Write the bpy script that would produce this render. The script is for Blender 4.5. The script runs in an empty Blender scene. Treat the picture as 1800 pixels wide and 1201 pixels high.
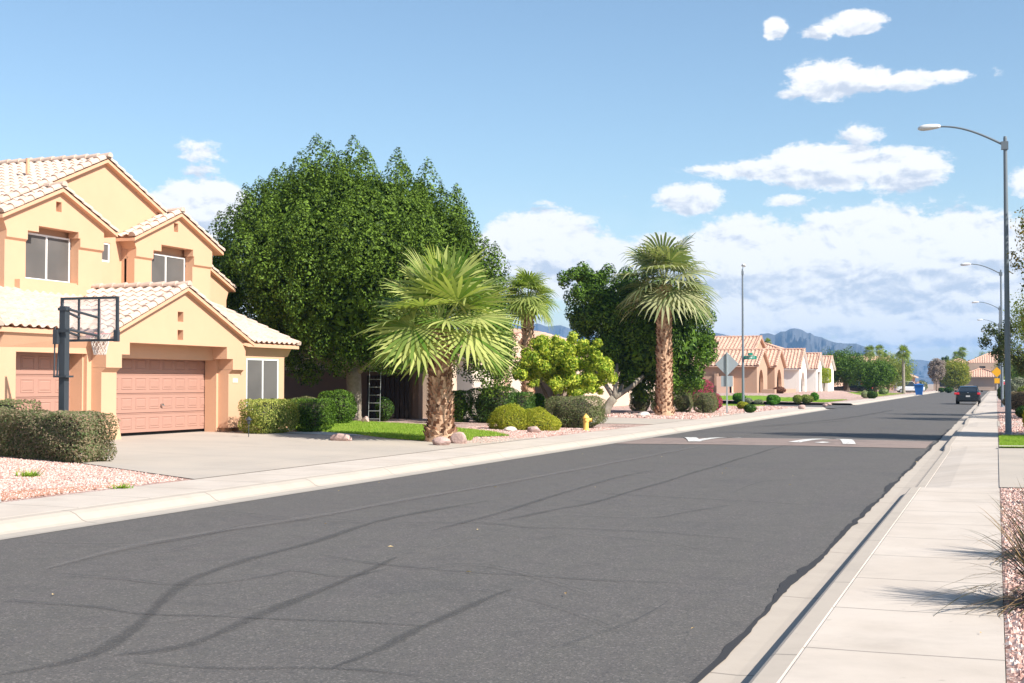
import bpy, bmesh, math, random
import numpy as np
from mathutils import Vector, Matrix
from mathutils.geometry import tessellate_polygon
random.seed(7); rng=np.random.default_rng(7)
sc=bpy.context.scene; COL=sc.collection
R=math.radians
# ---------------------------------------------------------------- camera
F=2400.0; TH=math.atan(851/F); PT=math.atan(73.5/F); H=1.7
cd=bpy.data.cameras.new('camera'); cam=bpy.data.objects.new('camera',cd); COL.objects.link(cam)
cam.location=(0,0,H); cam.rotation_euler=(math.pi/2+PT,0,TH)
cd.sensor_width=36; cd.lens=48; cd.clip_start=.05; cd.clip_end=40000
sc.camera=cam
# ---------------------------------------------------------------- light
SUN_EL,SUN_AZ=40.0,-17.0           # azimuth measured from +x towards +y
sd=bpy.data.lights.new('sun','SUN'); sun=bpy.data.objects.new('sun',sd); COL.objects.link(sun)
sd.energy=5.0; sd.angle=R(.53); sd.color=(1,.95,.87)
tosun=Vector((math.cos(R(SUN_EL))*math.cos(R(SUN_AZ)),math.cos(R(SUN_EL))*math.sin(R(SUN_AZ)),math.sin(R(SUN_EL))))
sun.rotation_euler=tosun.to_track_quat('Z','Y').to_euler()
sc.view_settings.view_transform='Standard'; sc.view_settings.look='None'
sc.view_settings.exposure=0.85; sc.view_settings.gamma=1
try: sc.view_settings.use_curve_mapping=False
except Exception: pass
# ---------------------------------------------------------------- pixel -> world helpers (source picture 1800 x 1201)
def ray(px,py):
    r=(px-900)/F; cy=-(py-600.5)/F
    f=math.cos(PT)-cy*math.sin(PT); u=math.sin(PT)+cy*math.cos(PT)
    return r*math.cos(TH)-f*math.sin(TH), r*math.sin(TH)+f*math.cos(TH), u
def G(px,py,z=0.0):
    x,y,u=ray(px,py); t=(z-H)/u; return Vector((x*t,y*t,z))
def sst(a,b,t):
    t=min(1,max(0,(t-a)/(b-a))); return t*t*(3-2*t)
def height(x,y):
    if x<-12.2:
        h=.14+.19*min(1,(-12.2-x)/8.8)
        h+=.5*sst(111,119,y)*sst(-14,-19,x)*(1-.6*sst(185,240,y))
        return h
    if x>0.03: return .13+.05*min(1,x/6)
    return .13
def GL(px,py):                      # on the yards
    z=.2
    for _ in range(4):
        p=G(px,py,z); z=height(p.x,p.y)
    p.z=z; return p
def depth(p): return -p[0]*math.sin(TH)+p[1]*math.cos(TH)
def PX(p): return F/depth(p)        # pixels per metre there
# ---------------------------------------------------------------- world
W=bpy.data.worlds.new('World'); sc.world=W; W.use_nodes=True
nt=W.node_tree; nt.nodes.clear()
def N(t,ty,**k):
    n=t.nodes.new(ty)
    for a,b in k.items(): setattr(n,a,b)
    return n
class NB:
    """tiny node-math builder"""
    def __init__(s,t): s.t=t
    def m(s,op,a,b=None,c=None,clamp=False):
        n=s.t.nodes.new('ShaderNodeMath'); n.operation=op; n.use_clamp=clamp
        for i,v in enumerate((a,b,c)):
            if v is None: continue
            if isinstance(v,(int,float)): n.inputs[i].default_value=v
            else: s.t.links.new(v,n.inputs[i])
        return n.outputs[0]
    def smooth(s,v,a,b):
        n=s.t.nodes.new('ShaderNodeMapRange'); n.interpolation_type='SMOOTHSTEP'
        s.t.links.new(v,n.inputs[0]); n.inputs[1].default_value=a; n.inputs[2].default_value=b
        return n.outputs[0]
    def noise(s,vec,scale,detail=4,rough=.5,dist=0):
        n=s.t.nodes.new('ShaderNodeTexNoise'); n.inputs['Scale'].default_value=scale
        n.inputs['Detail'].default_value=detail; n.inputs['Roughness'].default_value=rough
        n.inputs['Distortion'].default_value=dist
        if vec is not None: s.t.links.new(vec,n.inputs['Vector'])
        return n.outputs[0]
    def mix(s,f,a,b,blend='MIX'):
        n=s.t.nodes.new('ShaderNodeMix'); n.data_type='RGBA'; n.blend_type=blend
        for i,v in ((0,f),(6,a),(7,b)):
            if isinstance(v,(int,float)): n.inputs[i].default_value=v
            elif isinstance(v,(tuple,list)): n.inputs[i].default_value=(*v,1) if len(v)==3 else v
            else: s.t.links.new(v,n.inputs[i])
        return n.outputs[2]
sky=N(nt,'ShaderNodeTexSky',sky_type='NISHITA'); sky.sun_disc=False
sky.sun_elevation=R(SUN_EL); sky.sun_rotation=R(90-SUN_AZ); sky.air_density=1.0; sky.dust_density=.6; sky.ozone_density=1.5
b=NB(nt)
tc=N(nt,'ShaderNodeTexCoord'); sep=N(nt,'ShaderNodeSeparateXYZ'); nt.links.new(tc.outputs['Generated'],sep.inputs[0])
X,Y,Z=sep.outputs
az=b.m('MULTIPLY',b.m('ARCTAN2',X,Y),57.2958)         # degrees east of the street
el=b.m('MULTIPLY',b.m('ARCSINE',Z),57.2958)
comb=N(nt,'ShaderNodeCombineXYZ'); nt.links.new(az,comb.inputs[0]); nt.links.new(b.m('MULTIPLY',el,1.7),comb.inputs[1])
V=comb.outputs[0]
n1a=b.noise(V,.55,6,.6,.3); n3=b.noise(V,1.9,8,.66,.2); n1=b.m('ADD',b.m('MULTIPLY',n1a,.55),b.m('MULTIPLY',n3,.45)); n2=b.noise(V,.22,3,.5)
comb2=N(nt,'ShaderNodeCombineXYZ'); nt.links.new(b.m('ADD',az,.22),comb2.inputs[0]); nt.links.new(b.m('ADD',b.m('MULTIPLY',el,1.7),.45),comb2.inputs[1])
n1b=b.noise(comb2.outputs[0],.55,6,.6,.3)
comb3=N(nt,'ShaderNodeCombineXYZ'); nt.links.new(b.m('MULTIPLY',az,.30),comb3.inputs[0]); nt.links.new(b.m('MULTIPLY',el,2.0),comb3.inputs[1]); n4=b.noise(comb3.outputs[0],.8,5,.6,.2)
def azel(px,py):
    x,y,u=ray(px,py); return math.degrees(math.atan2(x,y)),math.degrees(math.atan2(u,math.hypot(x,y)))
CLOUD_DARK=(.37,.41,.48); CLOUD_LIT=(.64,.635,.63); SKY_K=(.089,.094,.093)
# cumulus masses: centre, half width, half height, strength (directions read off the picture) ; then their grey undersides
CL=[(1364,50,26,26,.9),(1435,58,40,15,.8),(1505,40,62,26,1),(1390,165,45,15,.7),(1455,142,80,42,1),(1530,140,48,28,.9),(1600,143,62,22,.9),(1670,134,48,18,.8),(1755,124,30,22,.4),
    (1505,240,70,30,.62),(1230,298,60,12,.5),(1330,298,110,24,.85),(1450,292,130,48,1.1),(1590,300,95,48,1.0),(1212,350,76,32,.9),(1385,352,50,16,.7),(1640,355,80,24,.4),(1810,322,45,34,.75),
    (345,265,75,34,.5),(345,300,50,18,.5),(350,368,110,58,1.1),(1110,350,30,30,.25),(955,358,45,14,.4),
    (950,430,110,68,1.2),(880,460,90,60,1.1),(1060,480,150,62,1.1),(1180,455,110,52,1),(1310,450,140,70,1.2),(1520,440,150,82,1.3),(1690,450,150,82,1.3),(1500,500,420,80,1.25),
    (1850,470,160,90,1.2),(1360,560,330,50,.95),(1640,565,300,60,1.05),(2100,470,260,140,.9),(-250,440,240,60,.8),(640,560,500,50,.6)]
GY=[(1460,325,150,16,.8),(1540,505,330,42,1.25),(1300,500,120,26,.8),(960,480,110,22,.8),(1640,540,230,20,.9),(1420,590,200,14,.8),(1640,605,260,14,.7),(365,400,60,20,.8),(1450,170,90,10,.6),(1210,372,60,8,.6),(1750,470,120,16,.7)]
def vmath(op,*a):
    n=nt.nodes.new('ShaderNodeVectorMath'); n.operation=op
    for i,v in enumerate(a):
        if isinstance(v,(tuple,list)): n.inputs[i].default_value=v
        else: nt.links.new(v,n.inputs[i])
    return n
def field(lst,thr):
    out=None
    for (cx,cy,rx,ry,w) in lst:
        a0,e0=azel(cx,cy); a1,_=azel(cx+rx,cy); _,e1=azel(cx,cy-ry); sx,sy=1/(a1-a0),1/(e1-e0)/1.7
        ln=vmath('LENGTH',vmath('MULTIPLY_ADD',V,(sx,sy,0),(-a0*sx,-e0*1.7*sy,0)).outputs[0]).outputs['Value']
        d=b.m('MULTIPLY_ADD',ln,-w,w+thr*(w-1))
        out=d if out is None else b.m('SMOOTH_MAX',out,d,.08)
    return out
GY+=[(cx+.08*rx,cy+.5*ry,rx*.95,ry*.55,.6) for (cx,cy,rx,ry,w) in CL if rx<125 and ry<55]
dens=field(CL,.35); grey=field(GY,0)
cov=b.m('ADD',b.m('MULTIPLY',b.m('MINIMUM',dens,.6),1.6),b.m('MULTIPLY',b.m('SUBTRACT',n1,.5),2.6))
mask=b.smooth(cov,-.03,.44)
low=b.m('MULTIPLY',b.smooth(el,9,.5),b.smooth(n2,.35,.65))
mask=b.m('MAXIMUM',mask,b.m('MULTIPLY',low,.55))
lit=b.m('ADD',b.m('MULTIPLY',b.m('SUBTRACT',n1a,n1b),3.4),.95)
lit=b.m('SUBTRACT',lit,b.m('MULTIPLY',b.smooth(b.m('ADD',grey,b.m('MULTIPLY',b.m('SUBTRACT',n4,.5),1.5)),-.30,.60),.66))
litc=b.smooth(lit,-.1,.9)
ccol=b.mix(litc,CLOUD_DARK,CLOUD_LIT)
skyc=b.mix(1.0,sky.outputs[0],SKY_K,'MULTIPLY')
col=b.mix(b.m('MULTIPLY',mask,.95),skyc,ccol)
bg=N(nt,'ShaderNodeBackground'); bg.inputs[1].default_value=1
# sky strength 0.1 applied to the Nishita colour itself, clouds mixed over it
nt.links.new(col,bg.inputs[0]); wo=N(nt,'ShaderNodeOutputWorld'); nt.links.new(bg.outputs[0],wo.inputs[0])
# ---------------------------------------------------------------- materials
MATS={}
def mat(name,base,rough=.8,var=.12,scale=6,bump=0,bscale=60,col2=None,spec=.3,metal=0,c2scale=None,extra=None):
    if name in MATS: return MATS[name]
    m=bpy.data.materials.new(name); m.use_nodes=True; t=m.node_tree; B=NB(t); p=t.nodes['Principled BSDF']
    p.inputs['Roughness'].default_value=rough; p.inputs['Metallic'].default_value=metal
    p.inputs['Specular IOR Level'].default_value=spec
    g=t.nodes.new('ShaderNodeNewGeometry'); pos=g.outputs['Position']
    c=base
    if col2 is not None: c=B.mix(B.smooth(B.noise(pos,c2scale or scale,5,.6),.35,.65),base,col2)
    if var>0:
        v=B.m('ADD',1-var,B.m('MULTIPLY',B.noise(pos,scale,6,.65),2*var))
        vm=t.nodes.new('ShaderNodeVectorMath'); vm.operation='SCALE'
        if isinstance(c,tuple): vm.inputs[0].default_value=c
        else: t.links.new(c,vm.inputs[0])
        t.links.new(v,vm.inputs['Scale']); c=vm.outputs[0]
    if extra: c=extra(t,B,pos,c)
    if isinstance(c,tuple): p.inputs['Base Color'].default_value=(*c,1)
    else: t.links.new(c,p.inputs['Base Color'])
    if bump>0:
        bn=t.nodes.new('ShaderNodeBump'); bn.inputs['Strength'].default_value=1; bn.inputs['Distance'].default_value=bump
        t.links.new(B.noise(pos,bscale,4,.6),bn.inputs['Height']); t.links.new(bn.outputs[0],p.inputs['Normal'])
    MATS[name]=m; return m
def leafmat(name,c1,c2,c3=None,trans=.35,rough=.45,tint=(1.3,1.5,.6)):
    if name in MATS: return MATS[name]
    m=bpy.data.materials.new(name); m.use_nodes=True; t=m.node_tree; B=NB(t); p=t.nodes['Principled BSDF']
    g=t.nodes.new('ShaderNodeNewGeometry')
    r=t.nodes.new('ShaderNodeValToRGB'); t.links.new(g.outputs['Random Per Island'],r.inputs[0])
    e=r.color_ramp.elements; e[0].color=(*c1,1); e[1].color=(*c2,1)
    if c3: q=e.new(.93); q.color=(*c3,1); e[1].position=.85; e[2].position=1.0; e[2].color=(*c3,1)
    v=B.m('ADD',.75,B.m('MULTIPLY',B.noise(g.outputs['Position'],1.3,2),.5))
    vm=t.nodes.new('ShaderNodeVectorMath'); vm.operation='SCALE'; t.links.new(r.outputs[0],vm.inputs[0]); t.links.new(v,vm.inputs['Scale'])
    t.links.new(vm.outputs[0],p.inputs['Base Color']); p.inputs['Roughness'].default_value=rough; p.inputs['Specular IOR Level'].default_value=.12
    tr=t.nodes.new('ShaderNodeBsdfTranslucent'); t.links.new(B.mix(1.0,vm.outputs[0],tint,'MULTIPLY'),tr.inputs[0])
    mx=t.nodes.new('ShaderNodeMixShader'); mx.inputs[0].default_value=trans
    t.links.new(p.outputs[0],mx.inputs[1]); t.links.new(tr.outputs[0],mx.inputs[2])
    t.links.new(mx.outputs[0],t.nodes['Material Output'].inputs[0]); MATS[name]=m; return m
# ---------------------------------------------------------------- object helpers
def tag(o,label=None,cat=None,group=None,kind=None):
    if label: o['label']=label
    if cat: o['category']=cat
    if group: o['group']=group
    if kind: o['kind']=kind
    return o
def thing(name,label,cat,loc=(0,0,0),rz=0,group=None):
    o=bpy.data.objects.new(name,None); COL.objects.link(o); o.location=loc; o.rotation_euler=(0,0,rz)
    o.empty_display_size=.2
    return tag(o,label,cat,group)
def npmesh(name,V_,F_,m,parent=None,smooth=False):
    V_=np.asarray(V_,dtype=np.float32).reshape(-1,3); F_=np.asarray(F_,dtype=np.int32); k=F_.shape[1]
    me=bpy.data.meshes.new(name); me.vertices.add(len(V_)); me.vertices.foreach_set('co',V_.ravel())
    me.loops.add(F_.size); me.loops.foreach_set('vertex_index',F_.ravel())
    me.polygons.add(len(F_)); me.polygons.foreach_set('loop_start',np.arange(0,F_.size,k,dtype=np.int32))
    me.polygons.foreach_set('loop_total',np.full(len(F_),k,dtype=np.int32))
    me.polygons.foreach_set('use_smooth',np.full(len(F_),bool(smooth)))
    me.update(calc_edges=True); me.materials.append(m)
    o=bpy.data.objects.new(name,me); COL.objects.link(o)
    if parent: o.parent=parent
    return o
class MB:
    def __init__(s): s.v=[]; s.f=[]
    def add(s,vs,fs):
        n=len(s.v); s.v+= [tuple(v) for v in vs]; s.f+= [tuple(n+i for i in f) for f in fs]; return s
    def box(s,x0,x1,y0,y1,z0,z1,M=None):
        vs=[Vector((x,y,z)) for z in (z0,z1) for y in (y0,y1) for x in (x0,x1)]
        if M: vs=[M@v for v in vs]
        return s.add(vs,[(0,2,3,1),(4,5,7,6),(0,1,5,4),(2,6,7,3),(0,4,6,2),(1,3,7,5)])
    def frustum(s,x,y0,y1,z0,z1,h,bv):      # raised panel facing +x
        vs=[(x,y0,z0),(x,y1,z0),(x,y1,z1),(x,y0,z1),(x+h,y0+bv,z0+bv),(x+h,y1-bv,z0+bv),(x+h,y1-bv,z1-bv),(x+h,y0+bv,z1-bv)]
        return s.add(vs,[(0,1,5,4),(1,2,6,5),(2,3,7,6),(3,0,4,7),(4,5,6,7)])
    def tube(s,pts,rad,n=8,cap=True):
        pts=[Vector(p) for p in pts]; 
        if not isinstance(rad,(list,tuple)): rad=[rad]*len(pts)
        rings=[]; up=Vector((0,0,1)); prev=None
        for i,p in enumerate(pts):
            d=(pts[min(i+1,len(pts)-1)]-pts[max(i-1,0)]).normalized()
            if prev is None:
                a=d.cross(up); a=a.normalized() if a.length>1e-3 else Vector((1,0,0))
            else:
                a=(prev-d*prev.dot(d)).normalized()
            prev=a; c=d.cross(a)
            rings.append([p+a*(math.cos(2*math.pi*k/n)*rad[i])+c*(math.sin(2*math.pi*k/n)*rad[i]) for k in range(n)])
        base=len(s.v); s.v+= [tuple(v) for r in rings for v in r]
        for i in range(len(pts)-1):
            for k in range(n):
                a=base+i*n+k; b_=base+i*n+(k+1)%n; s.f.append((a,b_,b_+n,a+n))
        if cap:
            s.f.append(tuple(base+k for k in reversed(range(n)))); s.f.append(tuple(base+(len(pts)-1)*n+k for k in range(n)))
        return s
    def plate(s,x0,x1,outer,holes=()):      # wall in the y-z plane between x0 (back) and x1 (front), with holes
        loops=[list(outer)]+[list(h) for h in holes]
        flat=[p for l in loops for p in l]
        tris=tessellate_polygon([[Vector((0,p[0],p[1])) for p in l] for l in loops])
        n=len(flat); b0=len(s.v)
        s.v+=[(x1,p[0],p[1]) for p in flat]+[(x0,p[0],p[1]) for p in flat]
        for t in tris:
            s.f.append(tuple(b0+i for i in t)); s.f.append(tuple(b0+n+i for i in reversed(t)))
        k=0
        for l in loops:
            for i in range(len(l)):
                a=b0+k+i; c=b0+k+(i+1)%len(l); s.f.append((a,c,c+n,a+n))
            k+=len(l)
        return s
    def lathe(s,prof,c=(0,0,0),n=16):
        base=len(s.v)
        for r,z in prof:
            for k in range(n):
                a=2*math.pi*k/n; s.v.append((c[0]+r*math.cos(a),c[1]+r*math.sin(a),c[2]+z))
        for i in range(len(prof)-1):
            for k in range(n):
                a=base+i*n+k; b_=base+i*n+(k+1)%n; s.f.append((a,b_,b_+n,a+n))
        s.f.append(tuple(base+k for k in reversed(range(n)))); s.f.append(tuple(base+(len(prof)-1)*n+k for k in range(n)))
        return s
    def build(s,name,m,parent=None,smooth=False,bevel=0,recalc=True):
        me=bpy.data.meshes.new(name); me.from_pydata(s.v,[],s.f)
        if recalc:
            bm=bmesh.new(); bm.from_mesh(me); bmesh.ops.recalc_face_normals(bm,faces=bm.faces); bm.to_mesh(me); bm.free()
        me.materials.append(m)
        if smooth: me.shade_smooth()
        o=bpy.data.objects.new(name,me); COL.objects.link(o)
        if parent: o.parent=parent
        if bevel:
            md=o.modifiers.new('bevel','BEVEL'); md.width=bevel; md.segments=2; md.limit_method='ANGLE'; md.angle_limit=R(40)
        return o
def copy_tree(o,parent=None):
    c=o.copy(); COL.objects.link(c); c.parent=parent
    for ch in o.children: copy_tree(ch,c)
    return c
def sheet(name,poly,dz,m,kind='structure',res=1.0,flat=None,parent=None):
    """ground sheet draped over the terrain, clipped to a (possibly concave) polygon"""
    tris=tessellate_polygon([[Vector((p[0],p[1],0)) for p in poly]])
    bm=bmesh.new(); vs=[bm.verts.new((p[0],p[1],0)) for p in poly]
    for t in tris:
        try: bm.faces.new([vs[i] for i in t])
        except ValueError: pass
    if flat is None:
        xs=[p[0] for p in poly]; ys=[p[1] for p in poly]
        for lo,hi,no in ((min(xs),max(xs),(1,0,0)),(min(ys),max(ys),(0,1,0))):
            st=max(res,(hi-lo)/60); k=math.ceil(lo/st)*st
            while k<hi:
                g=list(bm.verts)+list(bm.edges)+list(bm.faces)
                bmesh.ops.bisect_plane(bm,geom=g,plane_co=(k,k,0),plane_no=no,dist=1e-5); k+=st
    for v in bm.verts: v.co.z=(height(v.co.x,v.co.y) if flat is None else flat)+dz
    bmesh.ops.recalc_face_normals(bm,faces=bm.faces)
    for f in bm.faces:
        if f.normal.z<0: f.normal_flip()
    me=bpy.data.meshes.new(name); bm.to_mesh(me); bm.free(); me.materials.append(m)
    o=bpy.data.objects.new(name,me); COL.objects.link(o)
    if kind: o['kind']=kind
    if parent: o.parent=parent
    return o
# ---- tile roofs: corrugated, stepped courses, cut to the roof plane's outline
def tile_roof(MBt,poly,per=.30,course=.38,amp=.055,step=.028,ns=6):
    """poly: coplanar convex 3-D points, poly[0]->poly[1] is the eave. Adds to the list MBt of (verts,faces)"""
    P=[Vector(p) for p in poly]; u=(P[1]-P[0]).normalized()
    nrm=None
    for k in range(2,len(P)):
        c=u.cross(P[k]-P[0])
        if c.length>1e-4: nrm=c.normalized(); break
    if nrm.z<0: nrm=-nrm
    v=nrm.cross(u).normalized()
    if v.z<0: v=-v
    us=[(p-P[0]).dot(u) for p in P]; vs=[(p-P[0]).dot(v) for p in P]
    u0,u1,v1=min(us)-per,max(us)+per,max(vs)
    nu=int((u1-u0)/per*ns)+1; rows=[]
    k=0
    while k*course<v1+.01:
        rows.append((k*course,step)); rows.append(((k+1)*course-.004,0.0)); k+=1
    U=u0+np.arange(nu)*per/ns
    ph=((U/per)%1.0); hb=np.where(ph<.62,np.sin(np.pi*ph/.62),-.18*np.sin(np.pi*(ph-.62)/.38))*amp
    verts=[]
    for (vv,st) in rows:
        jit=0
        for i,uu in enumerate(U):
            verts.append(P[0]+u*float(uu)+v*vv+nrm*(float(hb[i])+st+.02))
    bm=bmesh.new(); bv=[bm.verts.new(q) for q in verts]
    nr=len(rows)
    for r_ in range(nr-1):
        for i in range(nu-1): bm.faces.new((bv[r_*nu+i],bv[r_*nu+i+1],bv[(r_+1)*nu+i+1],bv[(r_+1)*nu+i]))
    cen=sum(P,Vector())/len(P)
    for i in range(len(P)):
        a,c=P[i],P[(i+1)%len(P)]
        if (c-a).length<1e-4: continue
        no=(c-a).cross(nrm).normalized()
        if no.dot(cen-a)>0: no=-no
        off=a+no*(.03 if i==0 else 0)
        bmesh.ops.bisect_plane(bm,geom=list(bm.verts)+list(bm.edges)+list(bm.faces),plane_co=off,plane_no=no,clear_outer=True,dist=1e-5)
    bm.normal_update(); bm.verts.index_update()
    MBt.add([q.co.copy() for q in bm.verts],[tuple(q.index for q in f.verts) for f in bm.faces]); bm.free()
def cap_line(mb,p0,p1,r=.115,ln=.38,n=7,lift=.05):
    p0,p1=Vector(p0),Vector(p1); d=p1-p0; L=d.length; d.normalize()
    side=d.cross(Vector((0,0,1))).normalized(); up=side.cross(d).normalized()
    k=max(1,int(L/ln)); ln=L/k
    for i in range(k):
        a=p0+d*(i*ln-.03); c=p0+d*((i+1)*ln+.03)
        for (q,rr,li) in ((a,r*1.0,lift+.02),(c,r*.82,lift-.005)):
            base=len(mb.v)
            for j in range(n+1):
                t=math.pi*(j/n)*1.16-math.pi*.08
                mb.v.append(tuple(q+side*(math.cos(t)*rr)+up*(math.sin(t)*rr*.9+li-.03)))
        for j in range(n): mb.f.append((base-n-1+j,base-n+j,base+j+1,base+j))
        mb.f.append(tuple(base-n-1+j for j in range(n+1)))
# ---------------------------------------------------------------- foliage
def leaf_arrays(clumps,n,size,up=.25,shell=.45,flat_top=False,pointy=0.0,aspect=.5):
    cl=np.array(clumps,dtype=float); area=(cl[:,3]*cl[:,4]+cl[:,3]*cl[:,5]+cl[:,4]*cl[:,5]); pr=area/area.sum()
    idx=rng.choice(len(cl),n,p=pr); C=cl[idx]
    d=rng.normal(size=(n,3)); d/=np.linalg.norm(d,axis=1)[:,None]
    rr=1-shell*rng.random(n)**1.6
    off=d*rr[:,None]*C[:,3:6]
    if pointy:
        t=np.clip(d[:,2]*rr,0,1); off[:,0]*=1-pointy*t; off[:,1]*=1-pointy*t
    pos=C[:,:3]+off
    nn=d*1.15+rng.normal(size=(n,3))*.5; nn[:,2]+=up; nn/=np.linalg.norm(nn,axis=1)[:,None]
    t=rng.normal(size=(n,3)); t-=nn*(t*nn).sum(1)[:,None]; t/=np.linalg.norm(t,axis=1)[:,None]
    s=np.cross(nn,t); L=size*(.6+.8*rng.random(n))[:,None]; w=L*aspect
    v=np.stack([pos-t*L*.5,pos+s*w*.5+nn*L*.08,pos+t*L*.5,pos-s*w*.5+nn*L*.08],1)
    f=np.arange(n*4).reshape(n,4)
    return v.reshape(-1,3),f
def foliage(name,clumps,n,size,m,parent=None,**k):
    v,f=leaf_arrays(clumps,n,size,**k); return npmesh(name,v,f,m,parent)
def core(mb,c,r,n=10,seed=0):
    rs=random.Random(seed); base=len(mb.v); rows=7
    for i in range(rows+1):
        th=math.pi*i/rows
        for k in range(n):
            a=2*math.pi*k/n; q=1+.12*rs.uniform(-1,1)
            mb.v.append((c[0]+r[0]*q*math.sin(th)*math.cos(a),c[1]+r[1]*q*math.sin(th)*math.sin(a),c[2]+r[2]*q*math.cos(th)))
    for i in range(rows):
        for k in range(n):
            a=base+i*n+k; b_=base+i*n+(k+1)%n; mb.f.append((a,a+n,b_+n,b_))
bark=mat('bark',(.16,.12,.09),.9,.3,9,.02,25)
bark_pale=mat('bark_pale',(.30,.26,.21),.9,.3,7,.02,22,col2=(.20,.17,.13))
def limbs(mb,base,top,r0,crown_pts,seed=0,lean=(0,0)):
    rs=random.Random(seed); base=Vector(base); top=Vector(top)
    pts=[base.lerp(top,t)+Vector((rs.uniform(-.06,.06)*(t>0),rs.uniform(-.06,.06)*(t>0),0)) for t in (0,.15,.4,.7,1)]
    mb.tube(pts,[r0*1.45,r0*1.08,r0*.95,r0*.9,r0*.8],12)
    for q in crown_pts:
        q=Vector(q); mid=top.lerp(q,.5)+Vector((0,0,-.12*(q-top).length))+Vector((rs.uniform(-.2,.2),rs.uniform(-.2,.2),0))
        mb.tube([top-Vector((0,0,.1)),top.lerp(mid,.5),mid,mid.lerp(q,.5)+Vector((0,0,.1)),q],[r0*.6,r0*.48,r0*.36,r0*.25,r0*.12],8)
def crown_clumps(c,r,n,cr,seed=0,upr=1.0,zmin=-.75,shellr=.82):
    """clumps spread over an ellipsoidal crown"""
    rs=random.Random(seed); out=[]
    for i in range(n):
        z=1-2*(i+.5)/n; 
        if z<zmin: continue
        a=i*2.39996+rs.uniform(-.3,.3); q=math.sqrt(1-z*z); k=shellr*rs.uniform(.82,1.12); s=cr*rs.uniform(.65,1.3)
        out.append((c[0]+r[0]*q*math.cos(a)*k,c[1]+r[1]*q*math.sin(a)*k,c[2]+r[2]*z*k,s,s,s*upr*rs.uniform(.8,1.3)))
    return out
TREE_SEED=[1]
def tree(name,label,cat,base,c,r,nleaf,lsize,m,cr=.8,nc=60,trunk_r=.15,tm=None,group=None,upr=1.0,zmin=-.75,top=None,core_k=.62,pointy=0,shell=.45,nlimb=6,inner=True):
    TREE_SEED[0]+=1; sd_=TREE_SEED[0]
    t=thing(name,label,cat,base,0,group); b0=Vector(base); rel=Vector(c)-b0
    top=(Vector(top)-b0) if top else Vector((rel.x*.3,rel.y*.3,max(.3,rel.z-r[2]*.75)))
    tb=MB(); rs=random.Random(sd_)
    cp=[(rel.x+r[0]*.6*math.cos(k*2*math.pi/nlimb+sd_),rel.y+r[1]*.6*math.sin(k*2*math.pi/nlimb+sd_),rel.z+r[2]*rs.uniform(-.5,.5)) for k in range(nlimb)]
    limbs(tb,(0,0,-.1),top,trunk_r,cp,sd_); tb.build('trunk',tm or bark,t,smooth=True)
    cl=crown_clumps(rel,r,nc,cr,sd_,upr,zmin)
    cr_=foliage('crown',cl,nleaf,lsize,m,t,pointy=pointy,shell=shell)
    if inner and core_k>0:
        il=[(rel.x,rel.y,rel.z,r[0]*core_k,r[1]*core_k,r[2]*core_k)]
        foliage('inner_foliage',il,int(nleaf*.25),lsize*1.8,m,t,shell=.6)
    return t
def shrub(name,label,base,size,m,nleaf,lsize,cat='shrub',group=None,boxy=.0,rz=0,nc=26,dark_core=True,cr=None,flatb=True):
    """clipped or loose shrub: size=(lx,ly,h) ; boxy 0 round .. 1 box"""
    TREE_SEED[0]+=1; rs=random.Random(TREE_SEED[0])
    t=thing(name,label,cat,base,rz,group); lx,ly,h=size
    n=nleaf; d=rng.normal(size=(n,3)); d/=np.linalg.norm(d,axis=1)[:,None]
    p=2+boxy*10
    k=(np.abs(d)**p).sum(1)**(-1/p)
    q=d*k[:,None]*(1-.14*rng.random(n)**1.5)[:,None]
    bump=.06*np.sin(q[:,0]*lx*4.3+rs.random()*6)*np.sin(q[:,1]*ly*4.1+1)+.05*np.sin(q[:,2]*h*5+q[:,0]*lx*2)+rng.normal(size=n)*.012
    q*=(1+bump*(1-.3*boxy))[:,None]
    pos=np.stack([q[:,0]*lx/2,q[:,1]*ly/2,(q[:,2]*.5+.5)*h],1)
    if not flatb: pos[:,2]=np.abs(q[:,2])*h
    pos[:,0]*=np.where(pos[:,2]<.25*h,.86+.14*pos[:,2]/(.25*h),1); pos[:,1]*=np.where(pos[:,2]<.25*h,.86+.14*pos[:,2]/(.25*h),1)
    nn=d*.7+rng.normal(size=(n,3))*.5; nn[:,2]+=.25; nn/=np.linalg.norm(nn,axis=1)[:,None]
    tt=rng.normal(size=(n,3)); tt-=nn*(tt*nn).sum(1)[:,None]; tt/=np.linalg.norm(tt,axis=1)[:,None]; s=np.cross(nn,tt)
    L=lsize*(.6+.8*rng.random(n))[:,None]; w=L*.5
    v=np.stack([pos-tt*L*.5,pos+s*w*.5+nn*L*.08,pos+tt*L*.5,pos-s*w*.5+nn*L*.08],1)
    npmesh('foliage',v.reshape(-1,3),np.arange(n*4).reshape(n,4),m,t)
    tb=MB(); 
    for i in range(7):
        a=i*2*math.pi/7; q_=Vector((lx*.34*math.cos(a),ly*.34*math.sin(a),h*.8))
        tb.tube([(q_.x*.2,q_.y*.2,-.05),(q_.x*.6,q_.y*.6,h*.4),q_],[.03*h+.008,.02*h+.005,.008],6)
    tb.build('stem',bark,t)
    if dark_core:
        cb=MB(); core(cb,(0,0,h*(.5 if flatb else .30)),(lx*(.40 if flatb else .33),ly*(.40 if flatb else .33),h*(.42 if flatb else .28)),12,3); cb.build('shaded_twig_core',mat('shaded_twig_core',(.05,.045,.03),.95,.3,20),t)  # solid core for the woody interior, its shade put into the dark colour
    return t
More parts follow.
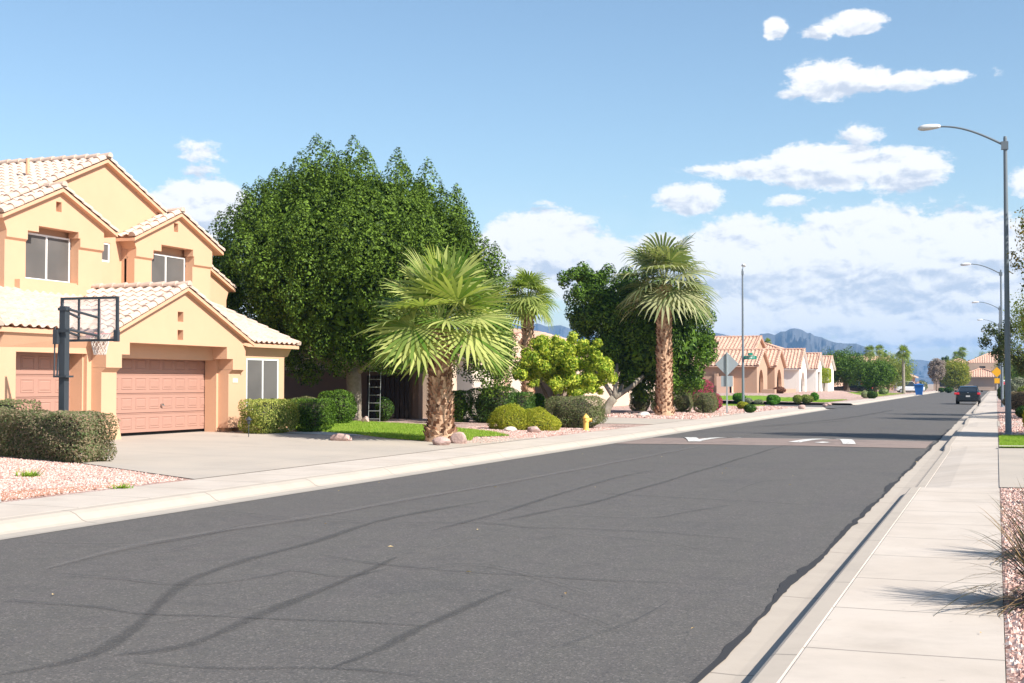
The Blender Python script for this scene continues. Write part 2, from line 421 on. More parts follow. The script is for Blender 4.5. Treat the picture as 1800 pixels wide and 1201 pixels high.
# ================================================================ SETTING
def joints(period,axis=1,w=.014,off=0,dark=.45,second=None):
    def f(t,B,pos,c):
        s=t.nodes.new('ShaderNodeSeparateXYZ'); t.links.new(pos,s.inputs[0])
        q=B.m('FRACT',B.m('DIVIDE',B.m('ADD',s.outputs[axis],1000+off),period))
        k=B.m('LESS_THAN',B.m('ABSOLUTE',B.m('SUBTRACT',q,.5)),w/period)
        if second:
            q2=B.m('FRACT',B.m('DIVIDE',B.m('ADD',s.outputs[1-axis],1000),second))
            k=B.m('MAXIMUM',k,B.m('LESS_THAN',B.m('ABSOLUTE',B.m('SUBTRACT',q2,.5)),w/second))
        # faint stains
        st=B.smooth(B.noise(pos,.8,6,.7,.6),.45,.75)
        c=B.mix(B.m('MULTIPLY',st,.28),c,(.27,.235,.20))
        c=B.mix(B.m('MULTIPLY',B.smooth(B.noise(pos,9,3,.6),.68,.80),.5),c,(.20,.17,.14))
        return B.mix(B.m('MULTIPLY',k,1-dark),c,(.10,.09,.08))
    return f
conc=mat('concrete_walk',(.46,.395,.335),.85,.09,3,.0015,180,col2=(.50,.435,.375),c2scale=.7,extra=joints(1.55))
conc_d=mat('concrete_drive',(.43,.37,.31),.85,.08,2,.002,150,col2=(.39,.34,.29),c2scale=.5,extra=joints(3.1,0,.012,.6,.8,3.1))
conc_k=mat('concrete_kerb',(.40,.345,.29),.85,.1,4,.0015,150,extra=joints(3.05))
conc_g=mat('concrete_gutter',(.36,.32,.275),.85,.14,3,.0015,150,extra=joints(3.05))
conc_grey=mat('concrete_grey',(.42,.41,.39),.85,.1,3,.002,120)
def asph(t,B,pos,c):
    mp=t.nodes.new('ShaderNodeMapping'); t.links.new(pos,mp.inputs[0]); mp.inputs['Scale'].default_value=(1.3,.10,1)
    c=B.mix(B.m('MULTIPLY',B.smooth(B.noise(mp.outputs[0],1.6,6,.7,.4),.35,.68),.55),c,(.102,.090,.086))
    c=B.mix(B.m('MULTIPLY',B.smooth(B.noise(pos,.35,5,.6),.5,.75),.35),c,(.062,.060,.062))
    v=t.nodes.new('ShaderNodeTexVoronoi'); v.inputs['Scale'].default_value=80; t.links.new(pos,v.inputs['Vector'])
    hs=t.nodes.new('ShaderNodeSeparateColor'); t.links.new(v.outputs['Color'],hs.inputs[0])
    c=B.mix(B.m('MULTIPLY',B.m('GREATER_THAN',hs.outputs[0],.88),.42),c,(.25,.22,.205))
    c=B.mix(B.m('MULTIPLY',B.m('LESS_THAN',hs.outputs[1],.22),.4),c,(.03,.03,.032))
    c=B.mix(B.m('MULTIPLY',B.smooth(B.noise(pos,3.5,5,.7),.45,.7),.30),c,(.055,.052,.053))
    return B.mix(B.m('MULTIPLY',B.smooth(B.noise(pos,40,2),.62,.8),.5),c,(.035,.034,.036))
asphalt=mat('asphalt',(.100,.092,.083),.85,.10,.9,.004,130,extra=asph,spec=.35)
def asph2(t,B,pos,c): return B.mix(B.m('MULTIPLY',B.smooth(B.noise(pos,1.2,6,.7,.5),.45,.7),.45),c,(.10,.085,.08))
asphalt_pink=mat('asphalt_pink',(.235,.18,.158),.9,.18,3,.004,110,extra=asph2)
MATS['asphalt_pink'].name='worn_pink_asphalt'
def grav(t,B,pos,c):
    v=t.nodes.new('ShaderNodeTexVoronoi'); v.inputs['Scale'].default_value=32; t.links.new(pos,v.inputs['Vector'])
    hs=t.nodes.new('ShaderNodeSeparateColor'); t.links.new(v.outputs['Color'],hs.inputs[0])
    c=B.mix(B.smooth(hs.outputs[0],.1,.95),(.33,.185,.15),(.60,.47,.41))
    c=B.mix(B.m('MULTIPLY',B.m('LESS_THAN',hs.outputs[1],.10),.8),c,(.10,.07,.065))
    c=B.mix(B.m('MULTIPLY',B.smooth(v.outputs['Distance'],.55,.95),.8),c,(.10,.06,.05))
    return B.mix(B.m('MULTIPLY',B.smooth(B.noise(pos,.5,5,.6),.52,.68),.55),c,(.36,.20,.15))
gravel=mat('gravel',(.5,.4,.35),.95,0,1,.03,34,extra=grav)
soil=mat('desert_soil',(.34,.26,.20),.95,.2,.02,.02,3)
ground_m=soil
# base ground sheet to the horizon
npmesh('ground',[(-8000,-400,-.06),(8000,-400,-.06),(8000,8200,-.06),(-8000,8200,-.06)],[(0,1,2,3)],soil)['kind']='structure'
# road
from mathutils import noise as mnoise
def edge_r(y): return -1.62+.05*mnoise.noise((y*.4,0,0))+.03*mnoise.noise((y*2.2,3,0))+.014*mnoise.noise((y*9,7,0))
ys=[-8+.15*i for i in range(520)]+[70+2*i for i in range(150)]
v=[];f=[]
for i,y in enumerate(ys): v+=[(-10.2,y,0),(-6,y,.03),(edge_r(y),y,0)]
for i in range(len(ys)-1):
    a=i*3; f+=[(a,a+1,a+4,a+3),(a+1,a+2,a+5,a+4)]
npmesh('road',v,f,asphalt)['kind']='structure'
# darker slurry lip along the ragged edge
v=[];f=[]
def lip(y): return edge_r(y)-.03-.09*max(0,mnoise.noise((y*.45,9,0))+.3)-.03*mnoise.noise((y*3.1,5,0))
yl=[3+.12*i for i in range(420)]
for y in yl: v+=[(lip(y),y,.006+ (abs(lip(y)+1.62)*.007)),(edge_r(y)+.004,y,.006)]
f=[(2*i,2*i+1,2*i+3,2*i+2) for i in range(len(yl)-1)]
npmesh('road_edge_slurry',v,f,mat('slurry',(.035,.034,.036),.85,.2,30,.003,90))['kind']='structure'
# cross street
sheet('side_street',[(-10.2,94),(-70,94),(-70,108),(-10.2,108)],.01,asphalt,flat=0)
# tar seams and dark tyre/crack lines read off the road surface
def seam_mat(name,colr,amt):
    m=bpy.data.materials.new(name); m.use_nodes=True; t=m.node_tree; B=NB(t); p=t.nodes['Principled BSDF']
    p.inputs['Base Color'].default_value=(*colr,1); p.inputs['Roughness'].default_value=.8
    a=t.nodes.new('ShaderNodeAttribute'); a.attribute_name='edge'; g=t.nodes.new('ShaderNodeNewGeometry')
    al=B.m('MULTIPLY',B.smooth(a.outputs['Fac'],0,.8),B.m('MULTIPLY',B.m('ADD',.45,B.m('MULTIPLY',B.noise(g.outputs['Position'],2.3,6,.75),.9)),amt),clamp=True)
    t.links.new(al,p.inputs['Alpha']); return m
tarm=seam_mat('tar',(.042,.041,.041),.30); palem=seam_mat('pale_seam',(.19,.17,.155),.25)
def ribbons(name,lines,m,zoff):
    V_=[];F_=[];A_=[]
    for k,(pts,w) in enumerate(lines):
        P0=[G(*p) for p in pts]; P=[]; Q=[]
        for i in range(len(P0)-1):
            a,b1_,c,d_=P0[max(i-1,0)],P0[i],P0[i+1],P0[min(i+2,len(P0)-1)]
            for t_ in (0,.25,.5,.75):
                P.append(.5*((2*b1_)+(c-a)*t_+(2*a-5*b1_+4*c-d_)*t_*t_+(3*b1_-a-3*c+d_)*t_**3))
        P.append(P0[-1])
        for i in range(len(P)-1):
            n=max(2,int((P[i+1]-P[i]).length/.4))
            for j in range(n): Q.append(P[i].lerp(P[i+1],j/n))
        Q.append(P[-1]); rs=random.Random(k)
        ph=rs.uniform(0,6)
        for i,q in enumerate(Q):
            d=(Q[min(i+1,len(Q)-1)]-Q[max(i-1,0)]).normalized(); s=Vector((-d.y,d.x,0)); 
            ww=w*.8*(.7+.5*abs(math.sin(i*.37+ph)))*min(1,.25+i/6,.25+(len(Q)-1-i)/6); q=q+s*.015*math.sin(i*.6+ph)
            zc=lambda p:.03*(1-abs(min(0,max(-1,(-6-p.x)/4.2)) if p.x<-6 else min(1,(p.x+6)/4.38)))+zoff+.0007*k
            for e in (-1,0,1):
                p=q+s*(e*ww/2); V_.append((p.x,p.y,zc(p))); A_.append(1-abs(e))
        b0=len(V_)-3*len(Q)
        for i in range(len(Q)-1):
            a=b0+3*i; F_+=[(a,a+1,a+4,a+3),(a+1,a+2,a+5,a+4)]
    o=npmesh(name,V_,F_,m); at=o.data.attributes.new('edge','FLOAT','POINT'); at.data.foreach_set('value',A_); o['kind']='structure'
ribbons('tar_seams',[
 ([(0,1195),(180,1150),(330,1030),(420,995),(560,955),(700,912),(860,885)],.20),
 ([(0,1062),(145,1072),(240,1086),(420,1092),(600,1098),(760,1105)],.10),
 ([(200,1160),(330,1140),(520,1062),(700,985)],.20),
 ([(230,1172),(420,1182),(600,1180),(740,1195)],.10),
 ([(590,1180),(700,1130),(790,1085),(900,1040)],.16),
 ([(50,960),(270,960),(460,922),(540,918)],.09),
 ([(110,1016),(230,1026),(340,1036),(480,1018),(520,1010),(600,1020),(690,1005)],.09),
 ([(560,982),(690,1000),(860,1012),(1000,1020),(1200,1030)],.10),
 ([(700,925),(850,925),(920,931),(1050,935),(1170,940),(1300,950)],.11),
 ([(870,922),(980,900),(1070,880),(1250,825),(1380,785)],.15),
 ([(990,910),(1130,915),(1200,905),(1290,890)],.08),
 ([(1050,870),(1100,874),(1250,881),(1420,890)],.12),
 ([(1110,816),(1250,822),(1420,828),(1560,824)],.07),
 ([(1040,832),(1150,845),(1320,849)],.05),
 ([(760,940),(900,900),(1060,850),(1150,830)],.14),
 ([(350,900),(500,915),(620,922),(800,935)],.05),([(120,985),(300,975),(430,940)],.04),([(900,960),(1010,945),(1130,955),(1260,975)],.035),([(640,1060),(800,1040),(960,1065),(1100,1120)],.035),([(950,1150),(1080,1110),(1180,1060)],.035),([(480,880),(560,872),(660,880),(800,868)],.035),([(1290,870),(1340,850),(1430,845)],.04),([(820,860),(960,856),(1100,862)],.035),
 ([(700,1010),(860,1000),(1040,1050)],.06),
 ([(1500,740),(1560,735),(1640,728)],.10),([(1330,752),(1480,738),(1570,722)],.5),([(1230,757),(1400,748),(1500,741)],.3)],tarm,.006)
ribbons('pale_seams',[([(80,1005),(300,952),(520,918),(700,885),(900,850),(1100,812),(1230,787)],.30),
 ([(0,1120),(300,1100),(520,1058),(700,990),(880,936)],.05),([(1260,782),(1320,765),(1420,744)],.09)],palem,.005)
# gutter + rolled kerb + walk, left
def extrude_y(name,prof,y0,y1,m,step=4,kind='structure',bendl=None):
    n=len(prof); yy=[y0+(y1-y0)*i/max(1,int((y1-y0)/step)) for i in range(int((y1-y0)/step)+1)]
    V_=[];F_=[]
    for y in yy:
        for p in prof: V_.append((p[0],y,p[1]))
    for i in range(len(yy)-1):
        for k in range(n-1): a=i*n+k; F_.append((a,a+n,a+n+1,a+1))
    o=npmesh(name,V_,F_,m); o['kind']=kind; return o
for k,(y0,y1) in enumerate(((-8,92),(110,300))):
    extrude_y('gutter',[(-10.19,.004),(-10.4,-.012),(-10.56,.0)],y0,y1,conc_g)
    extrude_y('kerb',[(-10.56,.0),(-10.62,.02),(-10.72,.09),(-10.80,.122),(-10.93,.13)],y0,y1,conc_k)
    extrude_y('pavement',[(-10.93,.13),(-10.945,.128),(-10.96,.132),(-12.25,.145),(-12.26,-.05)],y0,y1,conc)
# right: pan, upright kerb (dropped at the driveways), walk
drops=[(21.5,36.5),(52,60),(70,82),(96,108)]
def kerb_h(y):
    h=.13
    for a,c in drops:
        h=min(h,.13-.105*min(sst(a,a+.9,y),1-sst(c-.9,c,y)))
    return h
yy=[-8+.3*i for i in range(620)]+[180+5*i for i in range(24)]
V_=[];F_=[]
for y in yy:
    h=kerb_h(y); prof=[(-1.66,.0),(-1.45,-.008),(-1.272,.0),(-1.262,.012),(-1.25,h-.012),(-1.225,h),(-1.10,h+.004)]
    for p in prof: V_.append((p[0],y,p[1]))
n=7
for i in range(len(yy)-1):
    for k in range(n-1): a=i*n+k; F_.append((a,a+n,a+n+1,a+1))
npmesh('kerb',V_,F_,conc_k)['kind']='structure'
V_=[];F_=[]
for y in yy:
    h=kerb_h(y)+.004
    for p in ((-1.10,h),(-1.09,h-.006),(-1.08,h),(-.7,.13-.45*(.134-h)),(0.03,.13),(0.035,.02)): V_.append((p[0],y,p[1]))
n=6
for i in range(len(yy)-1):
    for k in range(n-1): a=i*n+k; F_.append((a,a+n,a+n+1,a+1))
npmesh('pavement',V_,F_,conc)['kind']='structure'
# yards (terrain sheets)
def terrain(name,x0,x1,y0,y1,st,m):
    nx=int(abs(x1-x0)/st)+1; ny=int((y1-y0)/st)+1
    V_=[(x0+(x1-x0)*i/(nx-1),y0+(y1-y0)*j/(ny-1)) for j in range(ny) for i in range(nx)]
    V_=[(x,y,height(x,y)) for x,y in V_]
    F_=[(j*nx+i,j*nx+i+1,(j+1)*nx+i+1,(j+1)*nx+i) for j in range(ny-1) for i in range(nx-1)]
    npmesh(name,V_,F_,m,smooth=True)['kind']='structure'
terrain('gravel_yard',-60,-12.25,-8,93,1,gravel)
terrain('gravel_yard',-60,-12.25,109,330,1.5,gravel)
terrain('gravel_yard',.035,40,-8,330,1.5,gravel)
# driveways and paths
sheet('driveway',[(-12.24,19.15),(-12.24,37.0),(-14.0,35.2),(-17.0,33.9),(-21.2,34.2),(-21.2,24.6),(-19.6,23.2),(-14.55,20.38)],.012,conc_d)
sheet('driveway',[(-12.24,43.4),(-12.24,50.5),(-14.5,49.5),(-21.3,49.8),(-21.3,56.5),(-17,57),(-13.4,57.2),(-12.24,58.2),(-12.24,43.4)][:8],.012,conc_d)
sheet('driveway',[(-12.24,62.4),(-12.24,74),(-24,84),(-24,90),(-15,80),(-14,64)],.012,conc_d)
sheet('path',[(-12.24,9.0),(-12.24,14.6),(-14.8,17.6),(-22,19.4),(-22,12)],.012,conc_grey)
sheet('path',[(-17.2,34.0),(-15.6,34.9),(-18.5,36.0),(-20.3,38),(-20.3,34.6)],.016,conc_grey)
sheet('driveway',[(.03,21.8),(.03,34.9),(14,34.9),(14,21.8)],.012,conc_d)
sheet('driveway',[(.03,52.8),(.03,60.5),(14,60.5),(14,52.8)],.012,conc_d)
# speed hump with worn markings
V_=[];F_=[]; hy=[37.1+.25*i for i in range(19)]; hx=[-10.12,-9.6,-7,-5,-3,-2.2,-1.75]
def hump(x,y):
    t=(y-37.1)/4.5; e=min(1,(x+10.2)/.8,(-1.62-x)/.7)
    return .03*(1-abs((x+6)/4.3))+.008+.075*max(0,math.sin(math.pi*min(1,max(0,t))))*max(0,e)
for y in hy:
    for x in hx: V_.append((x,y,hump(x,y)))
n=len(hx); F_=[(j*n+i,j*n+i+1,(j+1)*n+i+1,(j+1)*n+i) for j in range(len(hy)-1) for i in range(n-1)]
npmesh('speed_hump',V_,F_,asphalt_pink,smooth=True)['kind']='structure'
worn=bpy.data.materials.new('worn_white_paint'); worn.use_nodes=True; t=worn.node_tree; B=NB(t); p=t.nodes['Principled BSDF']
p.inputs['Base Color'].default_value=(.62,.60,.56,1); p.inputs['Roughness'].default_value=.7
g_=t.nodes.new('ShaderNodeNewGeometry'); t.links.new(B.smooth(B.noise(g_.outputs['Position'],9,6,.7),.32,.5),p.inputs['Alpha'])
mb=MB()
def paint(p0,p1,w):
    n=14; a0,c0=Vector(p0),Vector(p1); d=(c0-a0).normalized(); s=Vector((-d.y,d.x))*w/2; base=len(mb.v)
    for i in range(n+1):
        q=a0.lerp(c0,i/n)
        for e in (-1,0,1): r=q+s*e; mb.v.append((r.x,r.y,hump(r.x,r.y)+.01))
    for i in range(n):
        for k in (0,1): a=base+3*i+k; mb.f.append((a,a+1,a+4,a+3))
for (xa,ya,xb,yb,w) in ((-5.25,38.0,-4.35,41.9,.34),(-3.75,37.8,-4.35,41.9,.34),(-8.0,37.9,-9.0,41.6,.34),(-8.0,37.9,-7.5,41.8,.30),
                        (-9.2,41.5,-7.0,41.5,.10),(-6.2,41.6,-2.3,41.6,.08),(-4.6,38.0,-4.4,38.3,.3)):
    paint((xa,ya),(xb,yb),w)
mb.build('lane_marking',worn)['kind']='structure'
# manhole/valve dark plates in the road
# lawns
lawn_m=mat('lawn',(.14,.25,.02),.9,.25,6,.02,60,col2=(.19,.30,.03))
blade=leafmat('grass_blade',(.13,.26,.015),(.27,.40,.03),(.36,.44,.08),.3,.6)
def grass(name,poly,n,hh=.05,lab=None,seed=0,m=None):
    sheet('lawn',poly,.02,lawn_m)
    xs=[p[0] for p in poly]; ys_=[p[1] for p in poly]; rs=np.random.default_rng(seed); pts=[]
    P=np.array(poly)
    while len(pts)<n:
        q=np.stack([rs.uniform(min(xs),max(xs),n),rs.uniform(min(ys_),max(ys_),n)],1)
        ins=np.zeros(n,bool); j=len(P)-1
        for i in range(len(P)):
            c=((P[i,1]>q[:,1])!=(P[j,1]>q[:,1]))&(q[:,0]<(P[j,0]-P[i,0])*(q[:,1]-P[i,1])/(P[j,1]-P[i,1]+1e-12)+P[i,0]); ins^=c; j=i
        pts+=list(q[ins])
    pts=np.array(pts[:n]); z=np.array([height(a,c) for a,c in pts])+.015
    a=rs.uniform(0,6.28,n); w=.008; h=hh*(.6+.8*rs.random(n)); dx,dy=np.cos(a)*w,np.sin(a)*w; lx,ly=rs.normal(size=(2,n))*hh*.4
    v=np.stack([np.stack([pts[:,0]-dx,pts[:,1]-dy,z],1),np.stack([pts[:,0]+dx,pts[:,1]+dy,z],1),np.stack([pts[:,0]+lx,pts[:,1]+ly,z+h],1)],1)
    o=npmesh(name,v.reshape(-1,3),np.arange(n*3).reshape(n,3),m or blade); tag(o,lab or 'bright green lawn','grass',kind='stuff')
grass('grass',[(-19.6,36.2),(-17.1,35.0),(-15.6,33.6),(-14.2,32.9),(-13.2,34.0),(-13.9,36.0),(-13.3,37.3),(-14.6,39.4),(-18,42.5),(-22,44),(-23,40)],60000,.05,'bright green front lawn beside the stout palm')
grass('grass',[(.06,35.3),(.06,43.0),(4,43.0),(4,35.3)],26000,.045,'small green lawn patch beside the right pavement')
grass('grass',[(-14.4,86.5),(-17.5,86.5),(-20,92.3),(-14.6,92.3)],6000,.06,'narrow green lawn at the near street corner')
grass('grass',[(-13,111.5),(-13,130),(-14.3,126),(-17,116.5),(-26,114.5),(-26,111.5)],12000,.08,'green lawn wedge beyond the side street')
grass('grass',[(-13,165),(-13,215),(-17,210),(-17,170)],5000,.08,'yellowish lawn under the far dark trees',m=leafmat('dry_grass',(.3,.28,.1),(.4,.36,.14),None,.3,.7))
sheet('path',[(0.04,34.9),(0.04,35.3),(5,35.3),(5,34.9)],.06,conc)
# brown soil patch and pebbles
sheet('soil_patch',[(-12.4,13.6),(-12.45,17.9),(-12.9,17.2),(-13.6,14.8),(-12.9,13.4)],.008,mat('red_soil',(.42,.20,.12),.95,.2,9,.01,60))
def pebbles(name,x0,x1,y0,y1,n,s,lab,seed,c1=(.40,.24,.20),c2=(.62,.50,.45)):
    rs=np.random.default_rng(seed); xy=np.stack([rs.uniform(x0,x1,n),rs.uniform(y0,y1,n)],1)
    if x0<-18: xy=xy[xy[:,1]<20.30-.54*(xy[:,0]+14.55)]; n=len(xy)
    z=np.array([height(a,c) for a,c in xy])
    oc=np.array([(1,0,0),(0,1,0),(-1,0,0),(0,-1,0),(0,0,.8),(0,0,-.6)]); r=s*(.5+rs.random((n,1,1)))
    v=oc[None]*r*(.7+.6*rs.random((n,6,1)))+np.concatenate([xy,z[:,None]],1)[:,None]
    th=rs.uniform(0,6.28,n)
    f0=np.array([(0,1,4),(1,2,4),(2,3,4),(3,0,4),(1,0,5),(2,1,5),(3,2,5),(0,3,5)])
    f_=(f0[None]+6*np.arange(n)[:,None,None]).reshape(-1,3)
    m=bpy.data.materials.get('pebble') or None
    if m is None:
        m=bpy.data.materials.new('pebble'); m.use_nodes=True; t=m.node_tree; g=t.nodes.new('ShaderNodeNewGeometry'); rr=t.nodes.new('ShaderNodeValToRGB')
        t.links.new(g.outputs['Random Per Island'],rr.inputs[0]); e=rr.color_ramp.elements
        e[0].color=(.16,.10,.09,1); e[1].color=(.62,.50,.44,1); q=e.new(.12); q.color=(.36,.19,.15,1); q=e.new(.6); q.color=(.50,.33,.28,1)
        t.links.new(rr.outputs[0],t.nodes['Principled BSDF'].inputs['Base Color']); t.nodes['Principled BSDF'].inputs['Roughness'].default_value=.9
    tag(npmesh(name,v.reshape(-1,3),f_,m),lab,'gravel',kind='stuff')
pebbles('gravel',.05,2.2,4.5,21.6,26000,.022,'pink crushed gravel beside the right pavement',1)
pebbles('gravel',-18.5,-12.4,14.5,22,34000,.019,'pink crushed gravel in front of the clipped hedge',2)
pebbles('gravel',-16.6,-12.4,33.0,46,16000,.024,'pale pink gravel around the stout palm',3)
pebbles('gravel',-17,-12.4,58,90,9000,.05,'pink gravel around the tall palm',4)
pebbles('gravel',.1,4,43,75,7000,.04,'reddish gravel behind the street lamp',5)
# leaf litter
def litter(n,seed):
    rs=np.random.default_rng(seed); x=rs.uniform(-9.8,-.1,n); y=3+rs.random(n)**1.4*30; z=np.where(x>-1.1,.137,np.where(x>-1.6,.012,.034))
    a=rs.uniform(0,6.28,n); s=.014+.022*rs.random(n); dx,dy=np.cos(a)*s,np.sin(a)*s
    v=np.stack([np.stack([x-dx,y-dy,z],1),np.stack([x+dy*.4,y-dx*.4,z+.012],1),np.stack([x+dx,y+dy,z+.004],1),np.stack([x-dy*.4,y+dx*.4,z+.006],1)],1)
    tag(npmesh('leaf_litter',v.reshape(-1,3),np.arange(n*4).reshape(n,4),leafmat('dry_leaf',(.35,.22,.10),(.6,.45,.25),None,.2,.8)),'scattered dry leaves on the road and pavement','leaves',kind='stuff')
litter(34,5)
# ================================================================ HOUSE 1 (ochre, left)
stucco=mat('stucco_ochre',(.60,.352,.222),.9,.07,1.5,.006,55)
trimw=mat('white_frame',(.78,.77,.75),.5,.03,5)
def scr(t,B,pos,c): 
    return B.mix(B.m('MULTIPLY',B.smooth(B.noise(pos,.9,3),.35,.7),.5),c,(.15,.137,.128))
screen=mat('window_screen',(.095,.088,.082),.55,.05,2,extra=scr,spec=.4)
terr=mat('terracotta',(.42,.20,.13),.8,.1,10)
def doorx(t,B,pos,c): return c
door_m=mat('garage_door_paint',(.37,.205,.158),.7,.05,2,spec=.35)
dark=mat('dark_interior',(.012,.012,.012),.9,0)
roof1=mat('roof_tile_cream',(.50,.37,.295),.85,.14,2.2,.004,50,col2=(.58,.45,.37),c2scale=5)
house=thing('two_storey_house','ochre stucco two storey house with cream tile roofs and garage','house',(-20.5,31,.3))
HO=Vector((-20.5,31,.3))
def fin(mb,name,m,par=house,org=HO,**k):
    mb.v=[tuple(Vector(v)-org) for v in mb.v]; return mb.build(name,m,par,**k)
w=MB()
# upper garage face with stepped opening
w.plate(-20.72,-20.20,[(27.72,2.08),(28.35,2.08),(28.35,2.41),(28.67,2.41),(28.67,2.71),(33.20,2.71),(33.20,2.38),(33.52,2.38),(33.52,2.08),(34.2,2.08),(34.2,2.93),(31.05,4.16),(27.72,2.86)],
        [[(30.76,3.58),(31.02,3.58),(31.02,3.32),(30.76,3.32)],[(30.76,3.10),(31.02,3.10),(31.02,2.84),(30.76,2.84)]])
# pillars with battered feet
for (ya,yb,fl) in ((27.72,28.32,.16),(33.5,34.14,0)):
    vs=[]; base=len(w.v)
    zs=[(.32 if fl else .45,fl),(.55,fl*.7),(.95,.0),(1.97,0),(2.075,0)]
    for z,e in zs:
        xf=-20.33 if z<2.0 else -20.215
        w.v+=[(-20.75,ya,z),(xf+e*.3,ya,z),(xf+e*.3,yb+e,z),(-20.75,yb+e,z)]
    for i in range(4):
        for k in range(4): a=base+4*i+k; c=base+4*i+(k+1)%4; w.f.append((a,c,c+4,a+4))
    w.f.append(tuple(base+k for k in (3,2,1,0)))
w.box(-20.78,-20.5,33.6,34.0,.2,.46)
# intermediate header and jamb
w.box(-21.0,-20.66,28.1,33.6,2.34,2.74)
w.box(-21.03,-20.66,33.40,33.65,.28,2.339)
w.box(-21.2,-20.75,33.652,34.2,.28,2.9)
w.box(-21.2,-20.72,27.5,28.32,.28,2.9)
# right wall with window, upper flare
w.plate(-20.75,-20.37,[(34.14,.2),(36.75,.2),(36.75,2.78),(34.1,2.9)],[[(34.55,.95),(36.36,.95),(36.36,2.40),(34.55,2.40)]])
w.box(-33,-20.76,36.45,36.74,.2,2.72)
w.add([(-20.37,36.752,2.45),(-20.37,36.752,2.8),(-20.37,36.95,2.8),(-24,36.752,2.45),(-24,36.752,2.8),(-24,36.95,2.8)],[(0,1,2),(3,5,4),(0,2,5,3),(0,3,4,1),(1,4,5,2)])
w.add([(-20.37,34.2,2.5),(-20.37,36.95,2.5),(-20.20,34.2,2.80),(-20.20,36.95,2.80),(-20.37,34.2,2.80),(-20.37,36.95,2.80)],[(0,1,3,2),(0,2,4),(1,5,3),(2,3,5,4),(0,4,5,1)])
w.box(-20.9,-20.4,36.76,37.25,.2,1.05)
# small garage front
w.plate(-20.95,-20.62,[(24.45,.2),(27.75,.2),(27.75,2.95),(24.45,2.95)],[[(25.02,.21),(27.55,.21),(27.55,2.41),(25.02,2.41)]])
w.box(-33,-20.96,24.45,24.75,.2,2.95)
w.add([(-20.62,24.45,2.5),(-20.62,27.72,2.55),(-20.45,24.45,2.86),(-20.45,27.72,2.86),(-20.62,24.45,2.86),(-20.62,27.72,2.86)],[(0,1,3,2),(0,2,4),(1,5,3),(2,3,5,4),(0,4,5,1)])
w.box(-21.75,-21.45,24.8,36.4,.2,2.7)      # rear of the door recess
# upper storey
def bay(xf,y0,y1,pk,zp,ze,oy0,oy1,oz0,oz1,sy0,sy1,sz,vent,bandz,xb):
    w.plate(xf-.32,xf,[(y0,bandz),(oy0,bandz),(oy0,sz),(sy0,sz),(sy0,oz1),(sy1,oz1),(sy1,sz),(oy1,sz),(oy1,bandz),(y1,bandz),(y1,ze),(pk,zp),(y0,ze)],
       [[(vent[0]-.11,vent[1]-.13),(vent[0]+.11,vent[1]-.13),(vent[0]+.11,vent[1]+.13),(vent[0]-.11,vent[1]+.13)]])
    for (a,c) in ((y0,oy0),(oy1,y1)):
        w.box(xf-.4,xf-.06,a,c,oz0-.9,bandz-.06)
        w.add([(xf-.06,a,bandz-.06),(xf-.06,c,bandz-.06),(xf,a,bandz),(xf,c,bandz),(xf-.3,a,bandz-.001),(xf-.3,c,bandz-.001),(xf-.3,a,bandz-.06),(xf-.3,c,bandz-.06)],[(0,1,3,2),(2,3,5,4),(4,5,7,6),(6,7,1,0),(0,2,4,6),(1,7,5,3)])
    w.box(xf-.5,xf-.1,oy0-.05,oy1+.05,oz0-.9,oz0)                    # below window
    w.box(xf-.75,xf-.41,y0+.05,y1-.05,oz0-.9,ze+.0)                  # back of recess
    w.box(xb,xf-.33,y0,y0+.3,2.9,ze-.03); w.box(xb,xf-.33,y1-.3,y1,2.9,ze-.03)
bay(-23.0,27.52,31.42,29.5,6.74,5.93,28.30,30.40,4.36,5.72,28.72,30.32,5.56,(29.5,6.30),5.33,-23.7)
bay(-23.1,33.06,37.06,35.15,6.74,5.93,33.90,36.04,4.36,5.78,34.30,35.98,5.58,(35.05,6.36),5.33,-23.7)
w.box(-23.3,-22.90,27.90,30.55,3.85,4.30)      # sill block
w.plate(-23.95,-23.6,[(27.35,2.9),(37.05,2.9),(37.05,5.95),(32.19,7.93),(27.35,5.97)],[[(32.02,5.12),(32.52,5.12),(32.52,5.66),(32.02,5.66)]])
w.box(-33,-23.96,27.35,27.7,2.9,5.93); w.box(-33,-23.96,36.7,37.04,2.9,5.9); w.box(-33.3,-33,24.45,40.2,.2,5.9)
w.plate(-24.85,-24.5,[(37.06,2.6),(40.2,2.6),(40.2,4.95),(37.06,6.2)]); w.box(-33,-24.86,39.9,40.19,.2,4.9)
w.box(-24.85,-24.51,37.06,40.2,.2,2.59)
w.add([(-24.5,40.2,4.5),(-24.5,40.2,4.95),(-24.5,40.4,4.95),(-30,40.2,4.5),(-30,40.2,4.95),(-30,40.4,4.95)],[(0,1,2),(3,5,4),(0,2,5,3),(0,3,4,1),(1,4,5,2)])
# flare under the left eave of the right bay
w.add([(-23.1,33.06,5.55),(-23.1,33.06,5.93),(-23.1,32.85,5.93),(-23.6,33.06,5.55),(-23.6,33.06,5.93),(-23.6,32.85,5.93)],[(0,2,1),(3,4,5),(0,3,5,2),(0,1,4,3),(1,2,5,4)])
w.add([(-23.0,27.52,5.5),(-23.0,27.52,5.93),(-23.0,27.3,5.93),(-24.6,27.52,5.5),(-24.6,27.52,5.93),(-24.6,27.3,5.93)],[(0,2,1),(3,4,5),(0,3,5,2),(0,1,4,3),(1,2,5,4)])
fin(w,'wall',stucco)
